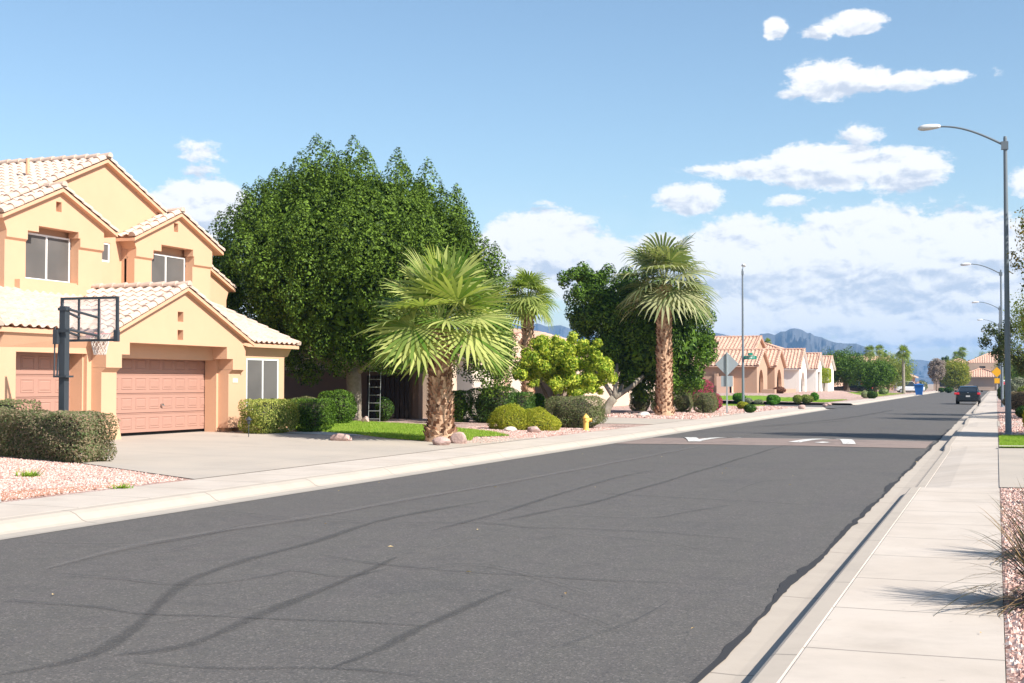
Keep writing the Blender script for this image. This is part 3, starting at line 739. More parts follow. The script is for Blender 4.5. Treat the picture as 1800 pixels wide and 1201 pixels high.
# vents
for (y,z,x) in ((29.5,6.30,-23.25),(35.05,6.36,-23.35),(30.89,3.45,-20.45),(30.89,2.97,-20.45)):
    m_=MB(); m_.box(x-.04,x,y-.15,y+.15,z-.16,z+.16)
    for k in range(3): m_.box(x,x+.05,y-.12,y+.12,z-.10+k*.08,z-.075+k*.08)
    fin(m_,'vent',terr)
# roofs
def slab(mb,poly,th=.10):      # deck under the tiles
    n=len(poly); P=[Vector(p) for p in poly]; mb.add([p-Vector((0,0,.012)) for p in P]+[p-Vector((0,0,th)) for p in P],[tuple(range(n)),tuple(range(2*n-1,n-1,-1))]+[(i,i+n,(i+1)%n+n,(i+1)%n) for i in range(n)])
def roof_set(name,planes,caps,m,par,org,deckm,per=.30,ns=6,course=.38,capr=.115,amp=.055):
    r=MB(); d=MB()
    for P in planes: tile_roof(r,P,per,course,amp=amp,ns=ns); slab(d,P)
    for a,c in caps: cap_line(r,a,c,capr)
    o=fin(r,name,m,par,org,recalc=False); fin(d,'eave',deckm,par,org); return o
zG=4.2
roof_set('garage_roof',[
  [(-20.42,24.2,2.93),(-20.42,31.0,2.93),(-23.7,31.0,4.28),(-23.7,27.5,4.28)],
  [(-32.5,24.2,2.93),(-20.42,24.2,2.93),(-23.7,27.48,4.28),(-32.5,27.48,4.28)],
  [(-24.0,27.45,2.80),(-20.06,27.45,2.80),(-20.06,31.05,4.24),(-24.0,31.05,4.24)],
  [(-20.06,34.45,2.87),(-24.0,34.45,2.87),(-24.0,31.05,4.24),(-20.06,31.05,4.24)],
  [(-20.08,34.15,2.84),(-20.08,37.15,2.84),(-23.2,37.15,4.15),(-23.2,31.6,4.15)]],
 [((-20.14,27.5,2.84),(-20.14,31.05,4.26)),((-20.14,34.42,2.88),(-20.14,31.05,4.26)),((-20.05,31.05,4.27),(-23.6,31.05,4.27)),
  ((-20.1,37.12,2.86),(-23.15,37.12,4.15)),((-20.42,24.2,2.95),(-23.7,27.48,4.30))],roof1,house,HO,stucco)
roof_set('upper_roof',[
  [(-33,27.05,5.86),(-23.45,27.05,5.86),(-23.45,32.19,8.0),(-33,32.19,8.0)],
  [(-23.45,37.3,5.88),(-33,37.3,5.88),(-33,32.19,8.0),(-23.45,32.19,8.0)],
  [(-24.4,27.2,5.85),(-22.86,27.2,5.85),(-22.86,29.5,6.79),(-24.4,29.5,6.79)],
  [(-22.86,31.85,5.84),(-23.6,31.85,5.84),(-23.6,29.5,6.79),(-22.86,29.5,6.79)],
  [(-23.62,32.78,5.84),(-22.96,32.78,5.84),(-22.96,35.15,6.8),(-23.62,35.15,6.8)],
  [(-22.96,37.5,5.84),(-24.6,37.5,5.84),(-24.6,35.15,6.8),(-22.96,35.15,6.8)],
  [(-24.35,40.55,4.9),(-33,40.55,4.9),(-33,36.9,6.35),(-24.35,36.9,6.35)]],
 [((-23.53,27.1,5.9),(-23.53,32.19,8.03)),((-23.53,37.2,5.92),(-23.53,32.19,8.03)),((-23.4,32.19,8.04),(-33,32.19,8.04)),
  ((-22.94,27.25,5.88),(-22.94,29.5,6.82)),((-22.94,31.82,5.87),(-22.94,29.5,6.82)),((-22.84,29.5,6.83),(-24.9,29.5,6.83)),
  ((-23.04,32.8,5.87),(-23.04,35.15,6.83)),((-23.04,37.5,5.87),(-23.04,35.15,6.83)),((-22.94,35.15,6.84),(-23.6,35.15,6.84)),
  ((-24.43,40.5,4.93),(-24.43,36.9,6.38))],roof1,house,HO,stucco)
m_=MB().tube([(-24.9,30.6,7.2),(-24.9,30.6,7.85)],.05,8); fin(m_,'vent_pipe',stucco)
# garage doors
def garage_door(y0,y1,cols,z0,z1,x,m,par,org,rows=4,name='garage_door'):
    d=MB(); rh=(z1-z0)/rows
    for r in range(rows):
        d.box(x-.05,x,y0,y1,z0+r*rh+.008,z0+(r+1)*rh-.004)
        cw=(y1-y0)/cols
        for c in range(cols):
            ya,yb=y0+c*cw+.07,y0+(c+1)*cw-.07; za,zb=z0+r*rh+.10,z0+(r+1)*rh-.10
            # moulded ring then raised field
            e=.03; xo=x+.002; xi=x+.016
            d.frustum(xo,ya,yb,za,za+e,.009,.008); d.frustum(xo,ya,yb,zb-e,zb,.009,.008)
            d.frustum(xo,ya,ya+e,za+e,zb-e,.009,.008); d.frustum(xo,yb-e,yb,za+e,zb-e,.009,.008)
            d.frustum(xo,ya+.055,yb-.055,za+.055,zb-.055,.008,.014)
        d.box(x,x+.010,y0,y1,z0+(r+1)*rh-.028,z0+(r+1)*rh-.012)
    o=fin(d,name,m,par,org); return o
d1=garage_door(28.86,33.74,8,.42,2.46,-21.06,door_m,house,HO)
d2=garage_door(25.06,27.5,4,.33,2.43,-21.08,door_m,house,HO)
for (dd,y,z) in ((d1,31.3,1.13),(d2,26.28,1.0)):
    o=MB().tube([(-21.05,y,z),(-20.99,y,z)],.035,10).tube([(-21.0,y-.05,z),(-20.98,y+.05,z-.03)],.012,6)
    fin(o,'lock_handle',mat('chrome',(.7,.7,.7),.25,0,metal=1),dd)
m_=MB(); m_.box(-21.07,-20.98,33.745,33.80,.3,2.45); fin(m_,'door_frame',door_m)
m_=MB(); m_.box(-21.35,-21.14,28.4,33.9,.30,2.7); fin(m_,'garage_interior',dark)
def window(yc0,yc1,z0,z1,x,par,org,mull=True,fr=.045):
    f_=MB(); f_.box(x-.05,x,yc0,yc1,z0,z0+fr); f_.box(x-.05,x,yc0,yc1,z1-fr,z1)
    f_.box(x-.05,x,yc0,yc0+fr,z0+fr,z1-fr); f_.box(x-.05,x,yc1-fr,yc1,z0+fr,z1-fr)
    if mull: yc=(yc0+yc1)/2; f_.box(x-.05,x+.004,yc-fr*.6,yc+fr*.6,z0+fr,z1-fr)
    o=fin(f_,'window',trimw,par,org)
    fin(MB().box(x-.045,x-.018,yc0+fr*.5,yc1-fr*.5,z0+fr*.5,z1-fr*.5),'pane',screen,o,org); return o
window(28.45,30.36,4.36,5.56,-23.30,house,HO); window(33.95,36.0,4.36,5.54,-23.40,house,HO)
window(34.53,36.38,.93,2.42,-20.36,house,HO); window(32.02,32.52,5.12,5.66,-23.62,house,HO,False,.05)
fin(MB().box(-20.33,-20.315,33.72,33.98,1.72,1.84),'house_number_plate',mat('pale_plate',(.72,.62,.52),.5,.05))
# ================================================================ BASKETBALL HOOP
steel=mat('dark_steel',(.035,.042,.05),.45,.1,8,spec=.5)
hoop=thing('basketball_hoop','black pole basketball hoop with clear backboard behind the clipped hedge','basketball hoop',(-18.0,23.3,.3))
MB().box(-.075,.075,-.075,.075,-.1,2.98).build('pole',steel,hoop,bevel=.01)
bo=MB(); bx0,bx1,bz0,bz1,by=-.72,.72,2.28,3.22,.82
for a in ((bx0,bx1,bz0,bz0+.05),(bx0,bx1,bz1-.05,bz1),(bx0,bx0+.05,bz0+.05,bz1-.05),(bx1-.05,bx1,bz0+.05,bz1-.05)): bo.box(a[0],a[1],by-.03,by+.03,a[2],a[3])
for x in (-.25,.25): bo.box(x-.02,x+.02,by-.04,by-.008,bz0+.05,bz1-.05)
bo.box(bx1-.09,bx1+.01,by-.04,by+.04,bz0-.01,bz0+.24)
frame=bo.build('backboard_frame',steel,hoop)
acr=bpy.data.materials.new('clear_acrylic'); acr.use_nodes=True; t=acr.node_tree; p=t.nodes['Principled BSDF']
p.inputs['Base Color'].default_value=(.9,.86,.84,1); p.inputs['Roughness'].default_value=.1; p.inputs['Alpha'].default_value=.22
MB().box(bx0+.03,bx1-.03,by-.006,by+.006,bz0+.03,bz1-.03).build('backboard',acr,hoop)
pk=mat('faded_red',(.62,.20,.17),.6,.05)
mk=MB()
for a in ((-.28,.28,2.93,2.97),(-.28,.28,2.50,2.54),(-.28,-.24,2.54,2.93),(.24,.28,2.54,2.93)): mk.box(a[0],a[1],by+.007,by+.010,a[2],a[3])
tag(mk.build('target_square',mat('faded_pink_print',(.80,.50,.44),.7,.1),hoop))
ar=MB()
for sx in (-.09,.09):
    ar.tube([(sx,0,2.92),(sx*2.6,by-.03,2.78)],.028,6); ar.tube([(sx,0,2.50),(sx*2.6,by-.03,2.40)],.028,6)
ar.box(-.2,.2,-.11,-.08,2.44,2.5); ar.box(-.16,.16,-.14,.1,1.52,1.56)
for z in (2.92,2.5): ar.box(-.1,.1,-.09,.09,z-.03,z+.03)
ar.tube([(-.15,-.12,1.55),(-.15,-.1,2.55)],.018,6); ar.tube([(-.09,-.1,1.55),(-.1,-.02,2.3)],.022,6); ar.box(-.16,-.06,-.16,-.06,2.2,2.5)
ar.build('lift_arm',steel,hoop)
rim=MB(); n=20; pts=[(.225*math.cos(2*math.pi*k/n),by+.36+.225*math.sin(2*math.pi*k/n),2.46) for k in range(n+1)]
rim.tube(pts,.01,6); rim.box(-.1,.1,by+.01,by+.03,2.36,2.48); rim.box(-.05,.05,by+.03,by+.14,2.44,2.46); rim.build('rim',pk,hoop)
net=MB(); K=12
for k in range(K):
    for s in (-1,1):
        q=[]
        for j in range(7):
            tt=j/6; rr=.22*(1-.45*tt)+.0; a=2*math.pi*(k+s*j*.5)/K
            q.append((rr*math.cos(a),by+.36+rr*math.sin(a),2.45-.44*tt))
        net.tube(q,.006,4)
net.build('net',mat('net_cord',(.72,.66,.60),.9,.1),hoop)
# ================================================================ PLANTS NEAR
sage=leafmat('leaf_sage',(.09,.15,.05),(.24,.30,.13),(.30,.22,.15),.25,.7)
sagegreen=leafmat('leaf_sage_green',(.13,.19,.06),(.26,.30,.13),(.20,.17,.10),.25,.65)
boxg=leafmat('leaf_variegated',(.08,.14,.02),(.30,.34,.05),(.45,.45,.12),.3)
darkg=leafmat('leaf_dark',(.015,.04,.008),(.04,.095,.016),(.08,.15,.025),.18,.35)
ficusg=leafmat('leaf_ficus',(.007,.024,.004),(.038,.10,.011),(.14,.22,.028),.14,.5)
citrus=leafmat('leaf_citrus',(.008,.028,.005),(.038,.095,.012),(.12,.21,.025),.14,.4)
limeg=leafmat('leaf_lime',(.09,.20,.015),(.27,.42,.03),(.55,.56,.08),.35,.5)
moundg=leafmat('leaf_yellow_mound',(.16,.22,.02),(.36,.38,.03),(.46,.42,.05),.35,.5)
brightg=leafmat('leaf_bright',(.05,.15,.015),(.12,.28,.03),None,.35)
palmg=leafmat('leaf_palm',(.10,.16,.03),(.20,.27,.06),(.30,.34,.10),.35,.4)
pinkf=leafmat('petal_pink',(.80,.02,.25),(.95,.06,.45),(.12,.18,.03),.45,.6,(1,1,1))
redg=leafmat('leaf_red',(.40,.11,.05),(.55,.20,.10),None,.3,.7)
greyg=leafmat('leaf_grey',(.16,.18,.12),(.30,.31,.22),None,.25,.7)
paleg=leafmat('leaf_pale',(.20,.25,.12),(.42,.44,.26),None,.3,.6)
mesq=leafmat('leaf_mesquite',(.14,.19,.04),(.30,.32,.09),None,.35,.6)
goldg=leafmat('leaf_gold',(.30,.27,.03),(.55,.42,.04),(.20,.24,.04),.35,.6)
# big sheared hedge in two bodies
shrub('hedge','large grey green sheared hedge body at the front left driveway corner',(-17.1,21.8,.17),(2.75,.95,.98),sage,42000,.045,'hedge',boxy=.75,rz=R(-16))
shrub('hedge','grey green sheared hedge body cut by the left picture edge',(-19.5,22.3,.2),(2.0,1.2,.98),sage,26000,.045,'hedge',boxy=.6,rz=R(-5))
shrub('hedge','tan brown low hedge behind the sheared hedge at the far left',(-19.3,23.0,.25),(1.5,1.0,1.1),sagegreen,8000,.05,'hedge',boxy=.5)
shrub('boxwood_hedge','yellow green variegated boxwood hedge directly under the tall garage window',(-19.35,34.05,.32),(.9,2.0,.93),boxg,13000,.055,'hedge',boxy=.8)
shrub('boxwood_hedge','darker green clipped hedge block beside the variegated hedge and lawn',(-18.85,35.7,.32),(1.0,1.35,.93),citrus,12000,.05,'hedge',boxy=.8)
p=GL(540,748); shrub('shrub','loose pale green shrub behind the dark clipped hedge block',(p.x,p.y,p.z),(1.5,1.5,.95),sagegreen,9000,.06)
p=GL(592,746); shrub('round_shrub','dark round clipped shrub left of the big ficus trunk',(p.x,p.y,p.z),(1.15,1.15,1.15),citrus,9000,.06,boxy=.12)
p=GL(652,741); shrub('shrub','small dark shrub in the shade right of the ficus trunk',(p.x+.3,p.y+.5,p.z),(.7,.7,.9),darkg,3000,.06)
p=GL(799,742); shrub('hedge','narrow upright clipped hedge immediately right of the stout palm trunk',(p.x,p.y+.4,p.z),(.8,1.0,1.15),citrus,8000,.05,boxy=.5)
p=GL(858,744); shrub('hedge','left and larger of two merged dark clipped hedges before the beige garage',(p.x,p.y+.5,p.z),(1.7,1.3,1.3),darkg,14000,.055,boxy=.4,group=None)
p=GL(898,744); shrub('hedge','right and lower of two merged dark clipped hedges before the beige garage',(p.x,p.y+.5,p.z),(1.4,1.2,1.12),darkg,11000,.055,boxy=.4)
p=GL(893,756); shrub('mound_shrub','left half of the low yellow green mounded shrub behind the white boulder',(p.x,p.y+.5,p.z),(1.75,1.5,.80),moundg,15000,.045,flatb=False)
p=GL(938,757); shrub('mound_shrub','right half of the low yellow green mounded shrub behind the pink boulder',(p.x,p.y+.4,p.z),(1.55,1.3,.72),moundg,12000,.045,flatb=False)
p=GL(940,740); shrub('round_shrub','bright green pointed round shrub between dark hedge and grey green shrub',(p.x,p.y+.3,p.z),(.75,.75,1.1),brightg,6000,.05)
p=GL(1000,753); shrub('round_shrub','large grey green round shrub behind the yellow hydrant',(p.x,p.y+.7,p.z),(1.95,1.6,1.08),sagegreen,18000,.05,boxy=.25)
for (px,py,wd,h,lab) in ((1121,723,.95,1.0,'grey green clipped shrub between the leaning trunk and the tall palm'),(1157,724,.9,1.0,'grey green clipped shrub half hidden behind the tall palm trunk'),
        (1196,725,1.0,1.02,'grey green clipped shrub immediately right of the tall palm trunk'),(1237,727,1.15,1.05,'biggest grey green clipped shrub left of the diamond sign')):
    p=GL(px,py); shrub('round_shrub',lab,(p.x,p.y+.45,p.z),(wd*1.0,wd,h),sagegreen,7000,.055,group='clipped shrubs round the tall palm',boxy=.3)
p=GL(1203,716); shrub('bougainvillea','large magenta bougainvillea behind the clipped shrubs by the tall palm',(p.x+.35,p.y+2.2,p.z),(2.0,1.5,1.85),pinkf,8000,.08,'flowering shrub')
p=GL(1271,702); shrub('bougainvillea','small magenta bougainvillea at the brown house stub wall',(p.x-.5,p.y,p.z),(.9,.9,1.0),pinkf,2000,.09,'flowering shrub')
for (px,py,w_,h_,m__,lab,nn) in ((1299,706,22,15,brightg,'clipped green shrub directly under the left street lamp',2500),(1318,703,20,15,darkg,'dark green shrub right of the left street lamp foot',2500),
    (1306,720,21,13,moundg,'small yellow green clipped shrub nearest the diamond sign',2500),(1359,712,23,18,brightg,'bright green clipped cone shrub right of the small boulders',2500),
    (1357,696,17,9,brightg,'low green shrub behind the bright cone shrub',1200),(1333,711,16,8,greyg,'low straggly grey shrub left of the bright cone shrub',900),(1315,709,14,9,greyg,'straggly olive shrub between the two small clipped shrubs',900),
    (1264,718,10,9,greyg,'tiny grey shrub on the small corner lawn',700),(1370,692,22,11,leafmat('leaf_rust',(.14,.06,.04),(.25,.12,.08),None,.2,.8),'rust brown grassy shrub before the arched porch',1500),
    (1402,694,17,14,mesq,'left agave like yellow green clump before the white house',1200),(1418,694,22,15,mesq,'middle yellow green clump before the white house',1200),(1432,693,14,16,brightg,'right green clump before the white house',1200),(1424,686,9,13,darkg,'dark upright cycad behind the yellow green clumps',800),
    (1498,688,14,18,redg,'upright orange red grass clump left of the far leaning tree trunk',1500),(1514,689,20,12,redg,'low orange red grass clump right of the far leaning tree trunk',1500),
    (1533,701,17,13,darkg,'dark green conical shrub near the far kerb',1500),(1597,690,16,10,greyg,'grey desert shrub left of the blue bin',1200),(1610,690,14,10,greyg,'second grey desert shrub beside the blue bin',1200),(1620,688,20,18,greyg,'tall grey green brush directly behind the blue bin',1500),
    (1470,690,10,10,greyg,'small grey cactus clump under the far dark tree',800),(1521,692,14,12,paleg,'pale cactus clump behind the dark conical shrub',900),(1553,694,16,12,paleg,'pale green cactus clump by the dark pickup',900),
    (1668,690,14,9,darkg,'dark shrub at the far street bend',900),(1655,689,10,7,darkg,'small dark clipped shrub at the far street bend',600)):
    p=GL(px,py); k=PX(p); shrub('shrub',lab,(p.x,p.y,p.z),(w_/k,w_/k,h_/k),m__,nn,max(.05,3.2/k))
# weeds in the gravel
def weed(px,py,n,r,lab):
    p=GL(px,py); t=thing('weed',lab,'weed',(p.x,p.y,p.z)); rs=np.random.default_rng(n)
    a=rs.uniform(0,6.28,n); l=r*(.4+.8*rs.random(n)); w=.012
    e=rs.uniform(.15,.8,n); bx,by=rs.normal(size=(2,n))*r*.35
    v=np.stack([np.stack([bx-np.sin(a)*w,by+np.cos(a)*w,0*a],1),np.stack([bx+np.sin(a)*w,by-np.cos(a)*w,0*a],1),np.stack([bx+np.cos(a)*l,by+np.sin(a)*l,l*e],1)],1)
    npmesh('leaf',v.reshape(-1,3),np.arange(n*3).reshape(n,3),blade,t)
weed(52,838,160,.2,'larger green weed tuft in the pink gravel at left'); weed(214,859,110,.13,'small green weed tuft at the sidewalk edge')
# boulders
rockm=mat('rock_pink',(.50,.34,.29),.9,.25,5,.02,18,col2=(.40,.28,.25))
rockw=mat('rock_pale',(.62,.54,.48),.9,.2,6,.02,18)
def rock(px,py,wp,hp,lab,m,seed,dy=.2):
    p=GL(px,py); k=PX(p); r=wp/k/2; h=hp/k
    bm=bmesh.new(); bmesh.ops.create_icosphere(bm,subdivisions=3,radius=1); rs=random.Random(seed)
    pl=[(Vector((rs.gauss(0,1),rs.gauss(0,1),rs.gauss(0,1))).normalized(),rs.uniform(.62,.92)) for _ in range(11)]
    for v in bm.verts:
        for n_,d_ in pl:
            e=v.co.dot(n_)-d_
            if e>0: v.co-=n_*e*.9
        v.co*=1+rs.uniform(-.02,.02); v.co=Vector((v.co.x*r*1.1,v.co.y*r*.85,(v.co.z*.62+.40)*h))
    me=bpy.data.meshes.new('boulder'); bm.to_mesh(me); bm.free(); me.materials.append(m); o=bpy.data.objects.new('boulder',me); COL.objects.link(o)
    o.location=(p.x,p.y+dy,p.z-.02); tag(o,lab,'boulder',None)
rock(594,776,38,15,'striped pink boulder at the lawn edge by the driveway',rockm,1)
rock(770,784,33,17,'rounder pink boulder against the foot of the stout palm',rockm,2); rock(802,781,31,23,'taller pinkish boulder right of the stout palm foot',rockm,3)
rock(893,759,22,10,'white boulder before the yellow green mound',rockw,4); rock(935,761,25,14,'salmon boulder before the yellow green mound',rockm,5)
rock(638,744,16,13,'brown boulder at the ficus trunk foot',rockm,6); rock(1130,733,26,10,'pale boulder left of the tall palm foot',rockw,7)
rock(1332,720,8,5,'small boulder right of the yellow green clipped shrub',rockm,8,0); rock(1357,721,8,5,'small boulder below the bright cone shrub',rockm,9,0)
rock(1410,700,14,8,'brown boulder before the white house clumps',rockm,10,0); rock(1450,697,10,5,'low reddish boulder under the cube topiary',rockm,11,0); rock(1458,698,8,4,'tiny reddish boulder right of the cube topiary',rockm,12,0)
# ================================================================ TREES
def big_ficus():
    base=(-21.9,44.6,.3); t=thing('ficus_tree','huge dense dark green ficus towering beside the ochre house','tree',base)
    rs=random.Random(4); cl=[]
    Rt=Vector((math.cos(TH),math.sin(TH),0)); Fw=Vector((-math.sin(TH),math.cos(TH),0))
    k=49.0; c0=Vector(base)
    # upright shoots following the rounded crown
    prof=[(368,490),(372,440),(378,405),(400,358),(430,322),(450,318),(470,296),(498,276),(518,256),(545,282),(562,272),(590,270),(615,296),(640,290),(668,300),(700,303),(737,292),(758,312),(780,322),(805,330),(820,338),(840,380),(858,405),(872,420),(890,455),(895,500),(885,545)]
    for (px,py) in prof:
        X_=(px-622)/k; z=(674-py)/k+1.7-.3
        for j in range(6):
            dpt=rs.uniform(-1.6,1.6); s=rs.uniform(.40,.62)
            q=Rt*(X_*(1-.05*abs(dpt)))+Fw*dpt
            cl.append((q.x,q.y,z-1.05-(.12*dpt*dpt)-(0 if j==0 else rs.uniform(.15,.5)*j),s,s,s*2.1))
    rx,ry,rz=5.15,4.6,4.15; cz=5.35
    for i in range(260):
        z=1-2*(i+.5)/260
        if z<-.92: continue
        a=i*2.39996; q=math.sqrt(1-z*z); s=rs.uniform(.36,.66); nv=mnoise.noise((q*math.cos(a)*3.1,q*math.sin(a)*3.1,z*2.2)); sh=.87+.34*nv+rs.uniform(-.05,.05)
        X_=rx*q*math.cos(a)*sh; D_=ry*q*math.sin(a)*sh
        skew=-.35*(z) ; zz=cz+rz*z*sh*(1.0 if z>0 else .78)
        p=Rt*(X_)+Fw*D_
        cl.append((p.x,p.y,zz,s,s,s*1.7))
    for (px,py) in ((520,650),(545,665),(575,640),(600,650),(650,650),(690,655),(720,650),(750,655),(790,655),(830,650),(860,640),(510,620),(880,600)):
        for j in range(3):
            X_=(px-622)/k; s=rs.uniform(.35,.6); q=Rt*X_+Fw*rs.uniform(-2.2,2); cl.append((q.x,q.y,(674-py)/k+1.4+rs.uniform(.0,.7),s,s,s*.9))
    foliage('crown',cl,230000,.105,ficusg,t,pointy=.65,shell=.4,aspect=.5)
    foliage('inner_foliage',[(0,0,cz+.2,4.0,3.6,3.2)],26000,.30,ficusg,t,shell=.5)
    tb=MB(); pts=[(0,0,-.1),(0,0,.25),(.05,0,.9),(.02,0,1.6),(-.05,0,2.0)]; tb.tube(pts,[.42,.30,.26,.27,.30],14)
    for dx,dz,dd,r in ((-2.8,2.9,-.5,.16),(2.4,3.1,-.6,.17),(-1.0,4.2,.6,.19),(.9,4.4,-.3,.2),(.1,4.5,1.5,.18),(-1.6,3.6,-1.6,.14)):
        q=Rt*dx+Fw*dd; m1=Rt*dx*.55+Fw*dd*.5
        tb.tube([(0,0,1.75),(m1.x*.5,m1.y*.5,1.75+(dz-1.75)*.35),(m1.x,m1.y,1.75+(dz-1.75)*.6),(q.x,q.y,dz)],[r*1.1,r*.95,r*.8,r*.4],9)
    tb.build('trunk',bark_pale,t,smooth=True)
big_ficus()
# dark citrus-like tree behind the tall palm, leaning pale trunk
def dark_tree():
    base=GL(1062,728); t=thing('broad_tree','dark glossy rounded tree with pale leaning trunk behind the tall palm','tree',base)
    Rt=Vector((math.cos(TH),math.sin(TH),0)); Fw=Vector((-math.sin(TH),math.cos(TH),0)); k=PX(base); rs=random.Random(9)
    def P_(px,py,d): q=Rt*((px-900)/k*(1+d*k/F)-162/k)+Fw*d; return Vector((q.x,q.y,(674-py)/k*(1+d*k/F)+1.7-base.z))
    outl=[(1000,490,20),(1030,478,24),(1060,485,24),(1100,495,30),(1015,520,26),(1045,530,40),(1090,540,48),(1140,540,50),(1190,545,46),(1225,560,34),(1240,590,28),(1238,620,28),(1225,650,28),(1190,665,30),
          (1020,560,24),(1035,600,26),(1060,640,32),(1100,672,30),(1140,676,32),(1180,682,26),(1215,668,24),(1070,590,50),(1120,610,60),(1180,610,55),(1060,560,40),(1020,485,16),(1050,505,34),(1080,520,40),(1110,560,50),(1035,555,30),(1060,575,40),(1070,625,36),(1030,575,22),(1150,590,60),(1248,600,16),(1205,530,30),(1160,515,34),(1120,510,34)]
    cl=[]
    for (px,py,r) in outl:
        for j in range(4):
            d=2.6+rs.uniform(-1.9,2.2)*(1 if r>25 else .5); s=r/k*rs.uniform(.5,.75); q=P_(px+rs.uniform(-.5,.5)*r,py+rs.uniform(-.5,.5)*r,d); cl.append((q.x,q.y,q.z,s,s,s))
    foliage('crown',cl,95000,.14,citrus,t,shell=.5)
    q=P_(1140,600,2.7); foliage('inner_foliage',[(q.x,q.y,q.z,2.4,2.2,1.9)],9000,.32,citrus,t)
    tb=MB(); e=P_(1080,700,0); tb.tube([(0,0,-.1),P_(1066,718,0),P_(1074,706,0),e],[.34,.22,.2,.2],12)
    for (px,py,d) in ((1045,640,.5),(1085,640,-.6),(1105,655,.8),(1130,660,-.4),(1145,650,.9)):
        f_=P_(px,py,d+1.6); tb.tube([e,e.lerp(f_,.5)-Vector((0,0,.1)),f_],[.13,.10,.06],8)
    tb.build('trunk',bark_pale,t,smooth=True)
dark_tree()
p=GL(975,742); k=PX(p)
def lime_tree():
    base=p; t=thing('small_tree','round lime green small tree with yellow tips left of the dark tree','tree',base)
    Rt=Vector((math.cos(TH),math.sin(TH),0)); Fw=Vector((-math.sin(TH),math.cos(TH),0)); rs=random.Random(12); cl=[]
    def P_(px,py,d): q=Rt*((px-975)/k)+Fw*d; return Vector((q.x,q.y,(674-py)/k+1.7-base.z))
    for (px,py,r) in ((925,650,22),(940,630,24),(960,612,24),(985,602,22),(1010,602,20),(1035,618,22),(1055,640,22),(1065,665,18),(1045,680,18),(1010,680,22),(975,668,28),(950,655,24),(990,640,34),(1020,650,32),(915,655,14),(1070,650,12),(1000,685,14),(935,668,14)):
        for j in range(8):
            d=rs.uniform(-1.3,1.3); s=r/k*rs.uniform(.32,.6); q=P_(px+rs.uniform(-.7,.7)*r,py+rs.uniform(-.65,.65)*r,d); cl.append((q.x,q.y,q.z,s,s,s*.9))
    foliage('crown',cl,30000,.13,limeg,t,shell=.8)
    tb=MB()
    for (px,py,d) in ((940,655,.2),(1000,660,-.4),(975,640,.4),(1030,660,.1)):
        f_=P_(px,py,d); tb.tube([(rs.uniform(-.08,.08),rs.uniform(-.08,.08),-.1),(f_*.4)+Vector((0,0,.25)),f_],[.09,.07,.03],8)
    tb.build('trunk',bark,t,smooth=True)
lime_tree()
